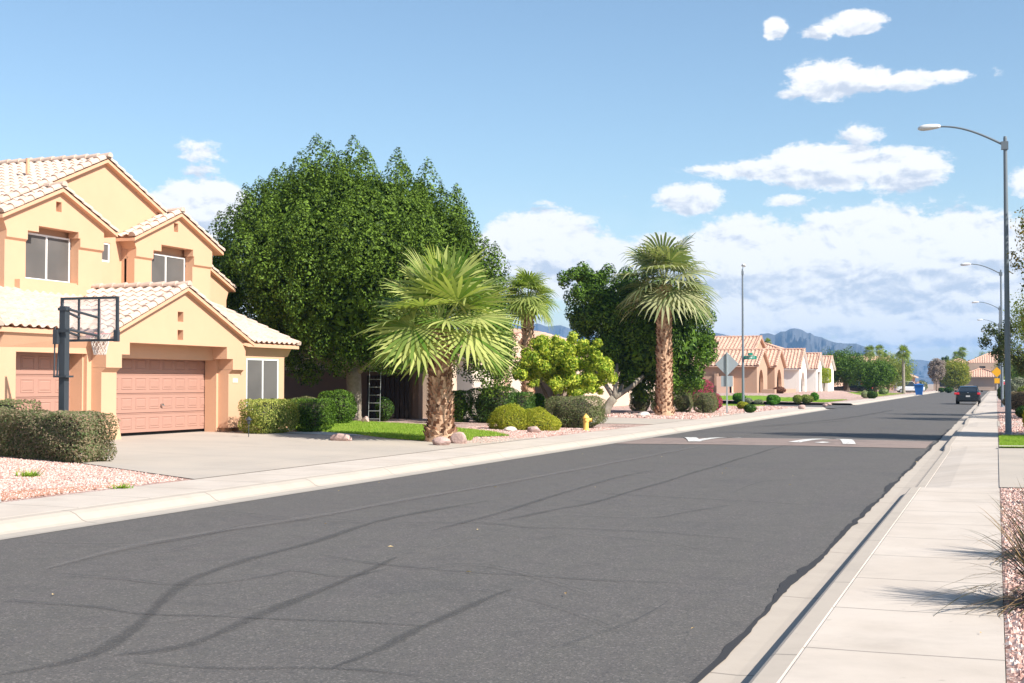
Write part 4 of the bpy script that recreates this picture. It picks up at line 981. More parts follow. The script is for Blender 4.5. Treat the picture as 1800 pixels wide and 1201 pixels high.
# ---- fan palms
def palm(name,label,base,hz,r_tr,crown_r,nf,nseg,seed,leafm=None,boots=True,tr_top=None,el_lo=-35,skirt=0,mtr=None,group=None,tipdroop=1.0,pet=.42,hinge=1.0):
    t=thing(name,label,'palm tree',base,0,group); rs=random.Random(seed); leafm=leafm or palmg
    hz_=hz; tb=MB(); tr_top=tr_top or r_tr*.7; n=16
    prof=[(r_tr*1.35,-.1),(r_tr*1.22,.15)]+[(r_tr+(tr_top-r_tr)*q,.3+(hz_-.3)*q) for q in (0,.25,.5,.75,1)]
    tb.lathe(prof,(0,0,0),n)
    if boots:
        ga=2.39996; rows=int(hz_*boots); 
        for i in range(rows):
            z=.02+(hz_-.02)*i/rows; a=i*ga+rs.uniform(-.12,.12); q=min(1,max(0,(z-.3)/(hz_-.3))); r=r_tr+(tr_top-r_tr)*q+(.22*r_tr if z<.3 else 0)
            L=r_tr*rs.uniform(.42,.7); w0=r_tr*.36; d=Vector((math.cos(a),math.sin(a),0)); s=Vector((-d.y,d.x,0))*(1); sk=rs.choice((-1,1))*rs.uniform(.3,.6)
            b0=d*(r*.93)+Vector((0,0,z)); tip=d*(r+L*.36)+s*(sk*L*.7)+Vector((0,0,z+L*.85))
            tb.add([b0-s*w0*.5,b0+s*w0*.5,tip+s*w0*.22,tip-s*w0*.22,b0-s*w0*.5-d*.02+Vector((0,0,L*.5)),b0+s*w0*.5-d*.02+Vector((0,0,L*.5)),tip-d*.03],[(0,1,2,3),(3,2,6),(0,3,6,4),(1,5,6,2)])
    tb.build('trunk',mtr or trunkm,t)
    V_=[];F_=[]; top=Vector((0,0,hz_+.05))
    for i in range(nf):
        q=(i+.5)/nf; elv=R(el_lo+(86-el_lo)*q**1.15)+rs.uniform(-.1,.1); a=i*2.39996+rs.uniform(-.25,.25)
        d=Vector((math.cos(a)*math.cos(elv),math.sin(a)*math.cos(elv),math.sin(elv)))
        Lp=crown_r*pet*rs.uniform(.9,1.12); Lf=crown_r*(1-pet)*rs.uniform(.95,1.15)
        s=d.cross(Vector((0,0,1))); s=s.normalized() if s.length>.05 else Vector((1,0,0)); s=Matrix.Rotation(rs.uniform(-.5,.5),3,d)@s
        nn=s.cross(d).normalized()
        bend=rs.uniform(.35,.95)*(.45+.55*math.cos(elv))*hinge
        P0=top+Vector((rs.uniform(-.06,.06),rs.uniform(-.06,.06),-.15+.3*q)); hub=P0+d*Lp+Vector((0,0,-.10*Lp*math.cos(elv)))
        w=.018*crown_r/2
        b0=len(V_); V_+= [tuple(P0-s*w*1.6),tuple(P0+s*w*1.6),tuple(hub+s*w),tuple(hub-s*w)]; F_.append((b0,b0+1,b0+2,b0+3))
        d2=(d*math.cos(bend)-nn*math.sin(bend)).normalized(); nn=(nn-d2*nn.dot(d2)).normalized(); s2=d2.cross(nn)
        span=R(rs.uniform(125,150))
        for kseg in range(nseg):
            ph=-span+2*span*(kseg+.5)/nseg; dp=2*span/nseg
            dirn=(d2*math.cos(ph)+s2*math.sin(ph)); side=(-d2*math.sin(ph)+s2*math.cos(ph))
            Ls=Lf*(.68+.32*math.cos(ph*.6))*rs.uniform(.9,1.05)
            pl=(.10 if kseg%2 else -.10)
            cup=.16*Lf*(abs(ph)/span)**2
            rad=[0.02,.35,.62,.82,1.0]; wf=[.0,.5,.40,.24,.03]; dr=[0,.0,.02,.09,.24]
            base_i=len(V_)
            for rr,ww,dd in zip(rad,wf,dr):
                c=hub+dirn*(Ls*rr)+nn*(cup*rr)+Vector((0,0,-dd*Ls*(.55+.6*rs.random())*tipdroop))
                hw=Ls*dp*ww*min(1,rr*2.0)*.5 if rr<.5 else Ls*dp*ww*.5
                V_.append(tuple(c-side*hw+nn*pl*hw)); V_.append(tuple(c+side*hw-nn*pl*hw))
            for j in range(4): F_.append((base_i+2*j,base_i+2*j+1,base_i+2*j+3,base_i+2*j+2))
    npmesh('crown',V_,F_,leafm,t)
    if skirt:
        V_=[];F_=[]
        for i in range(skirt):
            a=rs.uniform(0,6.28); d=Vector((math.cos(a),math.sin(a),0)); z0=hz_-rs.uniform(0,.5); L=rs.uniform(.3,.7); s=Vector((-d.y,d.x,0))*.02
            p0=d*tr_top*.8+Vector((0,0,z0)); p1=d*(tr_top+rs.uniform(.1,.3))+Vector((0,0,z0-L))
            b0=len(V_); V_+= [tuple(p0-s),tuple(p0+s),tuple(p1+s*.4),tuple(p1-s*.4)]; F_.append((b0,b0+1,b0+2,b0+3))
        npmesh('dry_thatch',V_,F_,deadm,t)
    return t
def trx(t,B,pos,c):
    g=t.nodes.new('ShaderNodeNewGeometry'); r=t.nodes.new('ShaderNodeValToRGB'); t.links.new(g.outputs['Random Per Island'],r.inputs[0])
    e=r.color_ramp.elements; e[0].color=(.10,.045,.025,1); e[1].color=(.62,.42,.28,1); q=e.new(.45); q.color=(.27,.135,.075,1)
    return r.outputs[0]
trunkm=mat('palm_trunk',(.4,.25,.16),.9,.0,8,.01,40,extra=trx)
deadm=leafmat('dead_frond',(.35,.24,.13),(.55,.42,.28),None,.2,.8)
palm1g=leafmat('leaf_palm_bright',(.07,.15,.018),(.25,.36,.05),(.42,.44,.15),.3,.4)
palm2g=leafmat('leaf_palm_grey',(.10,.15,.05),(.24,.29,.12),(.36,.36,.20),.3,.45)
b0=G(765,776,.2); b0.z=height(b0.x,b0.y); b0.y+=.35
palm('fan_palm','short stout fan palm with bright green fan leaves on the lawn edge',b0,2.9,.32,2.3,29,26,11,palm1g,boots=130,tr_top=.23,el_lo=-16,skirt=50,tipdroop=.4,pet=.46,hinge=.9)
b1=GL(1168,731)
palm('fan_palm','tall fan palm with diamond patterned trunk on gravel before the dark tree',b1,6.0,.36,2.75,24,26,5,palm2g,boots=75,tr_top=.31,el_lo=-20,skirt=60,tipdroop=1.15,hinge=.8)
palm('fan_palm','medium fan palm rising behind the lime green tree',(-18.0,52.7,.25),4.85,.26,1.45,26,22,8,palmg,boots=60,tr_top=.22,el_lo=-25,skirt=30)
# ================================================================ NEIGHBOUR HOUSES
st_beige=mat('stucco_beige',(.58,.44,.34),.9,.05,1.5,.006,50)
st_brown=mat('stucco_brown',(.46,.27,.18),.9,.06,1.5,.006,50)
st_pink=mat('stucco_pink',(.60,.39,.29),.9,.05,1.5,.006,50)
st_white=mat('stucco_white',(.74,.70,.65),.9,.04,1.5,.006,50)
st_grey=mat('stucco_tan',(.42,.32,.25),.9,.05,1.5,.006,50)
roof2=mat('roof_tile_pink',(.50,.30,.215),.85,.22,1.5,.004,40,col2=(.58,.38,.29),c2scale=3)
beige_door=mat('beige_door',(.56,.47,.40),.7,.05,2); white_door=mat('white_door',(.74,.72,.69),.6,.03,2)
fwood=mat('wood_gate',(.34,.13,.07),.8,.15,6)
def vol(w,x0,x1,y0,y1,z0,ze,zr=None,th=.3,holes=(),front_pts=None):
    """house body, ridge along x, gable faces the street at x1; zr = ridge height"""
    ym=(y0+y1)/2
    outer=[(y0,z0),(y1,z0),(y1,ze)]+([(ym,zr-.06)] if zr else [])+[(y0,ze)]
    w.plate(x1-th,x1,outer,holes); w.plate(x0,x0+th,outer)
    w.box(x0+th,x1-th-.003,y0,y0+th,z0,ze-.02); w.box(x0+th,x1-th-.003,y1-th,y1,z0,ze-.02)
def gable(planes,caps,x0,x1,y0,y1,ze,zr,ov=.35,ovx=.25):
    ym=(y0+y1)/2; sl=(zr-ze)/(ym-y0); a=ze-ov*sl
    planes.append([(x0,y0-ov,a),(x1+ovx,y0-ov,a),(x1+ovx,ym,zr),(x0,ym,zr)])
    planes.append([(x1+ovx,y1+ov,a),(x0,y1+ov,a),(x0,ym,zr),(x1+ovx,ym,zr)])
    caps+= [((x1+ovx-.1,y0-ov,a+.02),(x1+ovx-.1,ym,zr+.02)),((x1+ovx-.1,y1+ov,a+.02),(x1+ovx-.1,ym,zr+.02)),((x1+ovx,ym,zr+.03),(x0,ym,zr+.03))]
def hip(planes,caps,x0,x1,y0,y1,ze,rise,ov=.35):
    x0-=ov;x1+=ov;y0-=ov;y1+=ov; lx,ly=x1-x0,y1-y0; h=min(lx,ly)/2; zr=ze+rise
    if lx>=ly: A=(x0+h,(y0+y1)/2,zr); Bp=(x1-h,(y0+y1)/2,zr)
    else: A=((x0+x1)/2,y0+h,zr); Bp=((x0+x1)/2,y1-h,zr)
    c=[(x0,y0,ze),(x1,y0,ze),(x1,y1,ze),(x0,y1,ze)]
    def d(P): 
        Q=[P[0]]
        for q in P[1:]:
            if (Vector(q)-Vector(Q[-1])).length>.02: Q.append(q)
        return Q
    if lx>=ly:
        planes+= [d([c[0],c[1],Bp,A]),[c[1],c[2],Bp],d([c[2],c[3],A,Bp]),[c[3],c[0],A]]
        caps+= [(c[1],Bp),(c[2],Bp),(c[0],A),(c[3],A)]
    else:
        planes+= [[c[0],c[1],A],d([c[1],c[2],Bp,A]),[c[2],c[3],Bp],d([c[3],c[0],A,Bp])]
        caps+= [(c[0],A),(c[1],A),(c[2],Bp),(c[3],Bp)]
    if (Vector(A)-Vector(Bp)).length>.3: caps.append((A,Bp))
    caps[:]=[(Vector(a)+Vector((0,0,.03)),Vector(q)+Vector((0,0,.03))) for a,q in caps]
# ---- house C (beige garage behind the stout palm)
HC=thing('beige_house','beige single storey house with pink tile roof behind the stout palm','house',(-21,57,.33)); oc=Vector((-21,57,.33))
w=MB()
w.plate(-21.4,-21.0,[(50.2,.2),(62.2,.2),(62.2,2.8),(50.2,2.8)],[[(52.4,.21),(57.3,.21),(57.3,2.45),(52.4,2.45)],[(59.0,.21),(61.2,.21),(61.2,2.35),(59.0,2.35)]])
w.box(-34,-21.41,50.2,50.5,.2,2.8); w.box(-34,-21.41,66.8,67.1,.2,2.8); w.box(-34.3,-34,50.2,67.1,.2,2.8)
w.box(-21.0,-20.75,58.15,58.5,.2,2.6); w.box(-21.0,-20.85,57.4,57.62,.2,2.6); w.box(-21.0,-20.8,61.3,61.7,.2,2.5)
w.box(-26.5,-26.2,62.2,66.8,.2,2.8); w.box(-26.2,-21.4,62.0,62.2,.2,2.8); w.box(-21.4,-21.0,66.5,67.1,.2,2.8)
fin(w,'wall',st_beige,HC,oc)
fin(MB().box(-21.3,-21.2,52.4,57.3,.24,2.45),'garage_door',beige_door,HC,oc)
fin(MB().box(-21.3,-21.2,59.0,61.2,.24,2.35),'garage_door',beige_door,HC,oc)
pl=[];cp=[]; hip(pl,cp,-34,-21.2,50.2,67.1,2.8,2.2); roof_set('roof',pl,cp,roof2,HC,oc,st_beige,ns=5)
pl=[];cp=[]; gable(pl,cp,-26,-21,57.6,62.4,3.0,3.95); roof_set('garage_gable',pl,cp,roof2,HC,oc,st_beige,ns=5)
w=MB().plate(-21.3,-21.05,[(57.6,2.8),(62.4,2.8),(62.4,3.0),(60.0,3.88),(57.6,3.0)]); fin(w,'gable_wall',st_beige,HC,oc)
# boundary wall between the first two lots with its gate
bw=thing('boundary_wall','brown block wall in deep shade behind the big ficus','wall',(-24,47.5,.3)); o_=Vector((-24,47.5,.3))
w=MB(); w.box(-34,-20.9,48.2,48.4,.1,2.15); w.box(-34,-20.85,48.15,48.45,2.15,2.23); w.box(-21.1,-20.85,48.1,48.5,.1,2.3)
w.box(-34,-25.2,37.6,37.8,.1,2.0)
fin(w,'block_panel',mat('block_brown_shaded',(.20,.125,.09),.95,.1,3,.006,30),bw,o_)  # brown darkened so the block colour itself carries the ficus shade
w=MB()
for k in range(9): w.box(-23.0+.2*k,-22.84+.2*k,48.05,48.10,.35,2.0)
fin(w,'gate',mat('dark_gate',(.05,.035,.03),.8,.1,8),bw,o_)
# ladder leaning in the tree shade
p=GL(668,742); lad=thing('ladder','pale metal ladder leaning into the big ficus canopy','ladder',(p.x,p.y-.5,p.z),R(20))
w=MB()
for sx in (-.2,.2): w.tube([(sx,0,0),(sx,.55,2.3)],.012,6)
alu=mat('aluminium_shaded',(.26,.27,.26),.5,.05,6,metal=.3)  # metal grey lowered to put the canopy's shade into the colour
w.build('rail',alu,lad)
for k in range(8): MB().tube([(-.2,.55*(.12+k*.28)/2.3,.12+k*.28),(.2,.55*(.12+k*.28)/2.3,.12+k*.28)],.013,6).build('rung',alu,lad)
# ---- house D (behind the dark rounded tree)
HD=thing('tan_house','tan single storey house with white garage door behind the tall palm','house',(-21,80,.33)); od=Vector((-21,80,.33))
w=MB(); w.plate(-21.9,-21.5,[(71,.2),(90,.2),(90,2.8),(71,2.8)],[[(83.2,.21),(88.0,.21),(88.0,2.4),(83.2,2.4)]])
w.box(-34,-21.91,71,71.3,.2,2.8); w.box(-34,-21.91,89.7,90,.2,2.8); w.box(-34.3,-34,71,90,.2,2.8); fin(w,'wall',st_beige,HD,od)
fin(MB().box(-21.85,-21.75,83.2,88,.24,2.4),'garage_door',white_door,HD,od)
pl=[];cp=[]; hip(pl,cp,-34,-21.5,71,90,2.8,2.1); roof_set('roof',pl,cp,roof2,HD,od,st_beige,ns=4)
# ---- house A (brown, past the side street) and B (white)
def arch(y0,y1,z0,z1,n=8):
    ym=(y0+y1)/2; r=(y1-y0)/2; zc=z1-r
    return [(y0,z0),(y1,z0),(y1,zc)]+[(ym+r*math.cos(math.pi*k/n),zc+r*math.sin(math.pi*k/n)) for k in range(1,n)]+[(y0,zc)]
HA=thing('brown_house','brown stucco corner house with arched porches across the side street','house',(-21,131,.8)); oa=Vector((-21,131,.8))
w=MB()
vol(w,-33,-22.0,131.5,138.5,.5,5.0,6.15); vol(w,-32,-20.6,125,131,.5,3.45,4.7,holes=[arch(126.2,128.6,.8,3.0)])
vol(w,-30,-20.2,133,139,.5,3.5,4.9,holes=[arch(134.4,137.4,.8,3.1)]); vol(w,-30,-21.8,139,147,.5,3.4,4.9)
w.box(-26.6,-24.2,124.9,125.0,.5,2.35); w.box(-24.4,-24.1,124.4,124.99,.3,2.6); w.box(-27.4,-27.28,124.86,124.99,.6,2.4)
w.box(-20.2,-19.0,125,139,.3,1.15)
fin(w,'wall',mat('stucco_rose_brown',(.42,.27,.19),.9,.05,1.5,.006,50),HA,oa)
fin(MB().box(-24.1,-22.75,123.9,124.1,.3,2.35).box(-22.9,-22.75,123.9,125,.3,2.36),'side_wall',mat('stucco_lit_pink',(.66,.44,.33),.9,.05,2),HA,oa)
fin(MB().box(-21.35,-21.2,126,128.8,.7,3.1),'entry_recess',st_brown,HA,oa); fin(MB().box(-20.95,-20.8,134.2,137.6,.7,3.2),'entry_recess',st_brown,HA,oa)
pl=[];cp=[]; gable(pl,cp,-33,-22.0,131.5,138.5,5.0,6.25); gable(pl,cp,-32,-20.6,125,131,3.45,4.8); gable(pl,cp,-30,-20.2,133,139,3.5,5.0); gable(pl,cp,-30,-21.8,139,147,3.4,5.0)
pl.append([(-33,124.6,3.3),(-27,124.6,3.3),(-27,131.6,4.9),(-33,131.6,4.9)])
roof_set('roof',pl,cp,roof2,HA,oa,st_pink,ns=4,per=.36,course=.42,capr=.14,amp=.075)
HB=thing('white_house','white walled house with pink tile gables beyond the brown house','house',(-20,157,.8)); ob=Vector((-20,157,.8))
w=MB(); vol(w,-32,-20.0,149,155,.5,3.5,5.3,holes=[arch(150.4,153.6,.7,3.0)]); vol(w,-32,-19.2,157,163,.5,3.5,5.0,holes=[[(158.4,.7),(161.6,.7),(161.6,3.0),(158.4,3.0)]]); vol(w,-32,-18.8,165,171,.5,3.5,4.8)
fin(w,'wall',st_white,HB,ob)
fin(MB().box(-20.8,-20.7,150.2,153.8,.6,3.1),'entry_recess',beige_door,HB,ob); fin(MB().box(-20.0,-19.8,158.2,161.8,.6,3.1),'garage_door',beige_door,HB,ob)
pl=[];cp=[]; gable(pl,cp,-32,-20,149,155,3.5,5.4); gable(pl,cp,-32,-19.2,157,163,3.5,5.1); gable(pl,cp,-32,-18.8,165,171,3.5,4.9)
roof_set('roof',pl,cp,roof2,HB,ob,st_white,ns=4,per=.36,course=.42,capr=.14,amp=.075)
H2=thing('two_storey_house','two storey house with broad pink hipped roof rising behind the white house','house',(-30,172,.8)); o2=Vector((-30,172,.8))
w=MB(); vol(w,-46,-27,158,176,.5,5.2); vol(w,-30,-23.5,176,186,.5,5.4); fin(w,'wall',st_pink,H2,o2)
pl=[];cp=[]; hip(pl,cp,-46,-27,158,176,5.2,2.3); hip(pl,cp,-34,-23.5,176,188,5.0,1.9); roof_set('roof',pl,cp,roof2,H2,o2,st_pink,ns=4,per=.4,course=.45,capr=.16,amp=.085)
H3=thing('tile_roof_house','single storey house whose pink roof shows above the palm top and brown house','house',(-42,150,.8)); o3=Vector((-42,150,.8))
w=MB(); vol(w,-50,-33,142,157,.5,4.2); fin(w,'wall',st_pink,H3,o3)
pl=[];cp=[]; hip(pl,cp,-50,-33,142,157,4.2,2.0); roof_set('roof',pl,cp,roof2,H3,o3,st_pink,ns=4,per=.4,course=.45,capr=.16,amp=.085)
H4=thing('tile_roof_house','far pink roofed house directly behind the dark leaning far trees','house',(-22,205,.5)); o4=Vector((-22,205,.5))
w=MB(); vol(w,-34,-21.5,196,210,.4,3.6); vol(w,-34,-20,214,232,.4,3.2); fin(w,'wall',st_pink,H4,o4)
pl=[];cp=[]; hip(pl,cp,-34,-21.5,196,210,3.6,2.6); hip(pl,cp,-34,-20,214,232,3.2,2.4); roof_set('roof',pl,cp,roof2,H4,o4,st_pink,ns=4,per=.4,course=.45,capr=.16,amp=.085)
# ---- carport house (E) beyond the blue bin
HE=thing('carport_house','pinkish house with open gabled carport beyond the blue bin','house',(-19,262,.2)); oe=Vector((-19,262,.2))
w=MB(); vol(w,-32,-22,262,276,.1,3.0); w.box(-23.5,-23.1,254,262,.1,2.9); w.box(-14.6,-14.1,254,254.5,.1,2.9); w.box(-14.6,-14.1,261.5,262,.1,2.9)
w.add([(-23.7,253.9,2.9),(-14.0,253.9,2.9),(-18.85,253.9,4.85),(-23.7,254.2,2.9),(-14.0,254.2,2.9),(-18.85,254.2,4.85)],[(0,1,2),(3,5,4),(0,3,4,1),(1,4,5,2),(2,5,3,0)])
w.box(-32,-13,250,250.25,.1,1.7); w.box(-13.2,-12.8,249.8,250.3,.1,2.0)
fin(w,'wall',st_pink,HE,oe)
fin(MB().box(-14.8,-13.3,249.9,250.0,.1,1.8),'gate',fwood,HE,oe)
r=MB(); d=MB()
for P in ([(-24.2,262,2.75),(-24.2,253.6,2.75),(-18.85,253.6,4.9),(-18.85,262,4.9)],[(-13.5,253.6,2.75),(-13.5,262,2.75),(-18.85,262,4.9),(-18.85,253.6,4.9)],
          [(-34,261.6,2.9),(-19,261.6,2.9),(-19,269,6.9),(-34,269,6.9)],[(-21.5,277,2.9),(-34,277,2.9),(-34,269,6.9),(-21.5,269,6.9)]):
    tile_roof(r,P,.5,.5,amp=.09,ns=4); slab(d,P)
fin(r,'roof',roof2,HE,oe,recalc=False); fin(d,'eave',st_beige,HE,oe)
# ---- end house (F)
HF=thing('two_storey_house','tan two storey house with wide garage closing the end of the street','house',(-6,330,.3)); of=Vector((-6,330,.3))
def frontbox(w,x0,x1,yf,z0,z1,holes=()):   # wall facing the camera (-y)
    t=MB().plate(-.3,0,[(x0,z0),(x1,z0),(x1,z1),(x0,z1)],holes); w.add([(v[1],yf-v[0],v[2]) for v in t.v],t.f)
w=MB()
frontbox(w,-9.2,1.2,324,.1,3.1,[[(-4.9,.2),(.0,.2),(.0,2.7),(-4.9,2.7)]]); frontbox(w,-13.5,-9.2,325.5,.1,3.0,[[(-12.2,.9),(-9.9,.9),(-9.9,2.5),(-12.2,2.5)]])
frontbox(w,-10,5,328,.1,6.3,[[(-8.6,4.1),(-6.4,4.1),(-6.4,5.8),(-8.6,5.8)],[(-3.6,4.6),(-2.3,4.6),(-2.3,5.6),(-3.6,5.6)]])
w.box(-13.5,-13.2,325.8,338,.1,3); w.box(-10,-9.7,328.3,338,.1,6.3); w.box(4.7,5,328.3,338,.1,6.3); w.box(.9,1.2,324.3,327.99,.1,3.1); w.box(-13.5,5,338,338.3,.1,6.2)
fin(w,'wall',st_grey,HF,of)
fin(MB().box(-4.9,0,324.12,324.2,.2,2.7),'garage_door',mat('tan_door',(.40,.30,.24),.7,.05,2),HF,of)
fin(MB().box(-8.6,-6.4,328.12,328.2,4.1,5.8),'window',mat('dark_glass',(.03,.035,.045),.2,0,spec=.6),HF,of); fin(MB().box(-3.6,-2.3,328.12,328.2,4.6,5.6),'window',MATS['dark_glass'],HF,of); fin(MB().box(-12.2,-9.9,325.62,325.7,.9,2.5),'window',MATS['dark_glass'],HF,of)
pl=[];cp=[]; hip(pl,cp,-7.8,1.4,324,332.5,3.1,1.8,.6); hip(pl,cp,-13.7,-5,325.5,333,3.0,1.4,.5); hip(pl,cp,-10,-6.2,328,338,6.3,.9,.5); hip(pl,cp,-6,6.5,328.6,339,6.3,2.6,.5)
roof_set('roof',pl,cp,roof2,HF,of,st_grey,ns=4,per=.5,course=.5,capr=.2,amp=.09)
# ================================================================ STREET FURNITURE
galv=mat('galvanised_steel',(.15,.18,.205),.55,.12,4,spec=.4)
lampw=mat('lamp_housing',(.62,.63,.63),.4,.05,6)
def street_lamp(loc,label,rz=0,hh=9.05,proto=None,arm=1.92):
    t=thing('street_lamp',label,'street lamp',loc,rz,'cobra head street lamps along the road')
    pb=MB(); pb.lathe([(.16,-.05),(.16,.02),(.10,.04),(.092,.06),(.082,3),(.055,hh),(.045,hh+.06)],n=14); pb.build('pole',galv,t,smooth=False)
    pts=[]
    for k in range(13):
        q=k/12; pts.append((-arm*q,0,hh-.22+.70*math.sin(q*math.pi/2)**1.0))
    ab=MB(); ab.tube(pts,[.038-.012*k/12 for k in range(13)],8); ab.box(-.12,.09,-.075,.075,hh-.34,hh-.1); ab.build('arm',galv,t)
    hb=MB(); z=hh+.48; n=12; rings=[]
    prof=[(0,.05,.05,.03),(.08,.10,.09,.05),(.3,.15,.11,.08),(.5,.16,.11,.09),(.62,.12,.07,.07),(.68,.04,.02,.03)]
    base=len(hb.v)
    for (xx,wy,zu,zd) in prof:
        for k in range(n):
            a=2*math.pi*k/n; s=math.sin(a); hb.v.append((-arm-xx+.04,wy*math.cos(a),z-.0*xx+(zu*s if s>0 else zd*s)-.03*xx))
    for i in range(len(prof)-1):
        for k in range(n): a=base+i*n+k; c=base+i*n+(k+1)%n; hb.f.append((a,c,c+n,a+n))
    hb.f.append(tuple(base+k for k in range(n))); hb.f.append(tuple(base+(len(prof)-1)*n+k for k in range(n)))
    hb.build('lamp_head',lampw,t,smooth=True)
    return t
L0=street_lamp((.33,44.15,.13),'nearest and tallest street lamp beside the right lawn patch')
labs=['street lamp seen behind the nearest lamp pole, arm crossing the big cloud','street lamp with the yellow diamond sign on its pole','fourth street lamp from the camera on the right pavement','fifth street lamp from the camera on the right pavement','farthest faint street lamp on the right pavement']
for lb,Zd in zip(labs,(90.4,133,170,207,247)):
    y=(Zd+.35*math.sin(TH))/math.cos(TH); c=copy_tree(L0); c.location=(.36,y,.13); c['label']=lb
p=Vector((-10.6-2.4,97,.15)); # left side lamp by the side street
Z1=90.0; X1=(1306-900)/F*Z1; lp=Vector((X1*math.cos(TH)-Z1*math.sin(TH),X1*math.sin(TH)+Z1*math.cos(TH),.15))
c=copy_tree(L0); c.location=lp; c.rotation_euler=(0,0,R(-82)); c['label']='street lamp on the left side standing at the side street corner'
# yellow diamond sign on the third lamp
ysign=mat('sign_yellow',(.85,.42,.02),.5,.03); al_back=mat('sign_back',(.42,.47,.50),.45,.06,5,spec=.5); postm=mat('sign_post',(.33,.37,.38),.55,.1,8)
def diamond(mb,x,y,z,r,th=.01,cr=.05):
    mb.add([(x-r,y,z),(x,y,z-r),(x+r,y,z),(x,y,z+r),(x-r,y+th,z),(x,y+th,z-r),(x+r,y+th,z),(x,y+th,z+r)],[(0,1,2,3),(7,6,5,4),(0,4,5,1),(1,5,6,2),(2,6,7,3),(3,7,4,0)])
t=thing('warning_sign','yellow diamond warning sign on the right side beyond the white post','road sign',(.36,129,1.75))
mb=MB(); diamond(mb,-.3,0,.95,.46); mb.build('sign_panel',ysign,t); mb=MB(); mb.box(-.52,-.08,0,.01,-.05,.4); mb.build('advisory_plate',ysign,t)
MB().tube([(-.3,.04,-1.65),(-.3,.04,1.4)],.03,6).build('post',postm,t)
# silver back of the diamond sign, left
sp=GL(1278,728); k=PX(sp); t=thing('warning_sign','back of a grey diamond sign with small plate on a post','road sign',(sp.x,sp.y,sp.z))
MB().box(-.035,.035,-.02,.02,-.1,3.12).build('post',postm,t)
mb=MB(); diamond(mb,0,.022,2.52,.60); mb.build('sign_panel',al_back,t,bevel=.0); MB().box(-.3,.3,.022,.032,1.38,1.92).build('advisory_plate',al_back,t,bevel=.0)
# green street-name sign on the left lamp
grn=mat('sign_green',(.01,.22,.15),.5,.03); wht=mat('sign_white',(.8,.8,.8),.5,0)
t=thing('street_sign','green street name blades fixed beside the left street lamp pole','street sign',(lp.x,lp.y-.12,3.4),TH)
kk=F/Z1
MB().box(.10,.92,-.01,.01,-.12,.12).build('name_blade',grn,t)
w=MB(); rs=random.Random(3); x=.20
while x<.80:
    ww=rs.uniform(.035,.06); w.box(x,x+.012,-.014,-.011,-.06,.06); w.box(x+.014,x+ww,-.014,-.011,rs.choice((-.06,.0,.045)),rs.choice((-.045,.015,.06)) if 0 else .06); x+=ww+.025
w.build('lettering',wht,t)
t2=MB().box(.38,.62,-.30,.30,.14,.30); t2.build('name_blade',grn,t)
# fire hydrant
hy_m=mat('hydrant_yellow',(.80,.50,.12),.5,.08,8); p=GL(1030,757)
t=thing('fire_hydrant','yellow fire hydrant in front of the large grey green round shrub','fire hydrant',p,R(25)); t.scale=(.72,.72,.70)
MB().lathe([(.17,-.05),(.17,.05),(.125,.055),(.12,.40),(.145,.41),(.145,.45),(.13,.46),(.13,.56),(.155,.57),(.155,.60),(.12,.67),(.075,.73),(.03,.745)],n=16).build('body',hy_m,t)
MB().lathe([(.028,.745),(.028,.79),(.01,.795)],n=6).build('top_nut',hy_m,t)
w=MB(); w.tube([(.1,0,.50),(.24,0,.50)],.075,12); w.tube([(.24,0,.50),(.27,0,.50)],.09,12); w.build('outlet',hy_m,t)
w=MB(); w.tube([(0,-.1,.50),(0,-.2,.50)],.06,12); w.tube([(0,.1,.5),(0,.2,.5)],.06,12); w.build('side_outlet',hy_m,t)
# path light by the boxwood hedge
p=GL(437,769); t=thing('path_light','small dark path light before the variegated boxwood hedge','garden light',p)
MB().tube([(0,0,-.05),(0,0,.42)],.012,6).build('stem',steel,t); MB().lathe([(.035,.36),(.05,.44),(.09,.46),(.03,.53),(.01,.55)],n=12).build('lamp_shade',steel,t)
# blue bin
blue=mat('bin_blue',(.02,.13,.42),.5,.05,4); p=Vector((-10.1,197,.02))
t=thing('wheeled_bin','blue wheeled bin standing in the far left gutter','bin',p)
w=MB(); w.add([(-.42,-.38,.08),(.42,-.38,.08),(.42,.38,.08),(-.42,.38,.08),(-.62,-.6,1.45),(.62,-.6,1.45),(.62,.6,1.45),(-.62,.6,1.45)],[(0,3,2,1),(4,5,6,7),(0,1,5,4),(1,2,6,5),(2,3,7,6),(3,0,4,7)]); w.build('body',blue,t)
w=MB(); w.box(-.68,.68,-.68,.66,1.455,1.53); w.add([(-.6,-.6,1.53),(.6,-.6,1.53),(.6,.6,1.53),(-.6,.6,1.53),(0,-.3,1.66),(0,.3,1.66)],[(0,1,4),(1,2,5,4),(2,3,5),(3,0,4,5)]); w.build('lid',blue,t)
w=MB(); w.tube([(-.45,.42,.16),(-.38,.42,.16)],.16,12); w.tube([(.38,.42,.16),(.45,.42,.16)],.16,12); w.build('wheel',steel,t)
# white real-estate post on the right
p=G(1777,703,.15); k=PX(p); wp=mat('white_post',(.80,.80,.78),.5,.03)
t=thing('yard_sign','white realty yard post with hanging red and white sign on the right','sign',p,TH)
MB().box(-.05,.05,-.05,.05,0,1.95).box(-.95,.1,-.04,.04,1.78,1.86).build('post',wp,t); MB().box(-.86,-.36,-.012,.012,1.05,1.70).build('sign_panel',wp,t)
w=MB(); w.box(-.84,-.38,-.02,-.013,1.44,1.68); w.build('red_band',mat('sign_red',(.6,.04,.06),.5,.03),t)
w=MB()
for q in range(5): w.box(-.82+.09*q,-.77+.09*q,-.026,-.021,1.52,1.60)
for q in range(4): w.box(-.80+.1*q,-.75+.1*q,-.02,-.013,1.15,1.22)
w.build('lettering',steel,t)
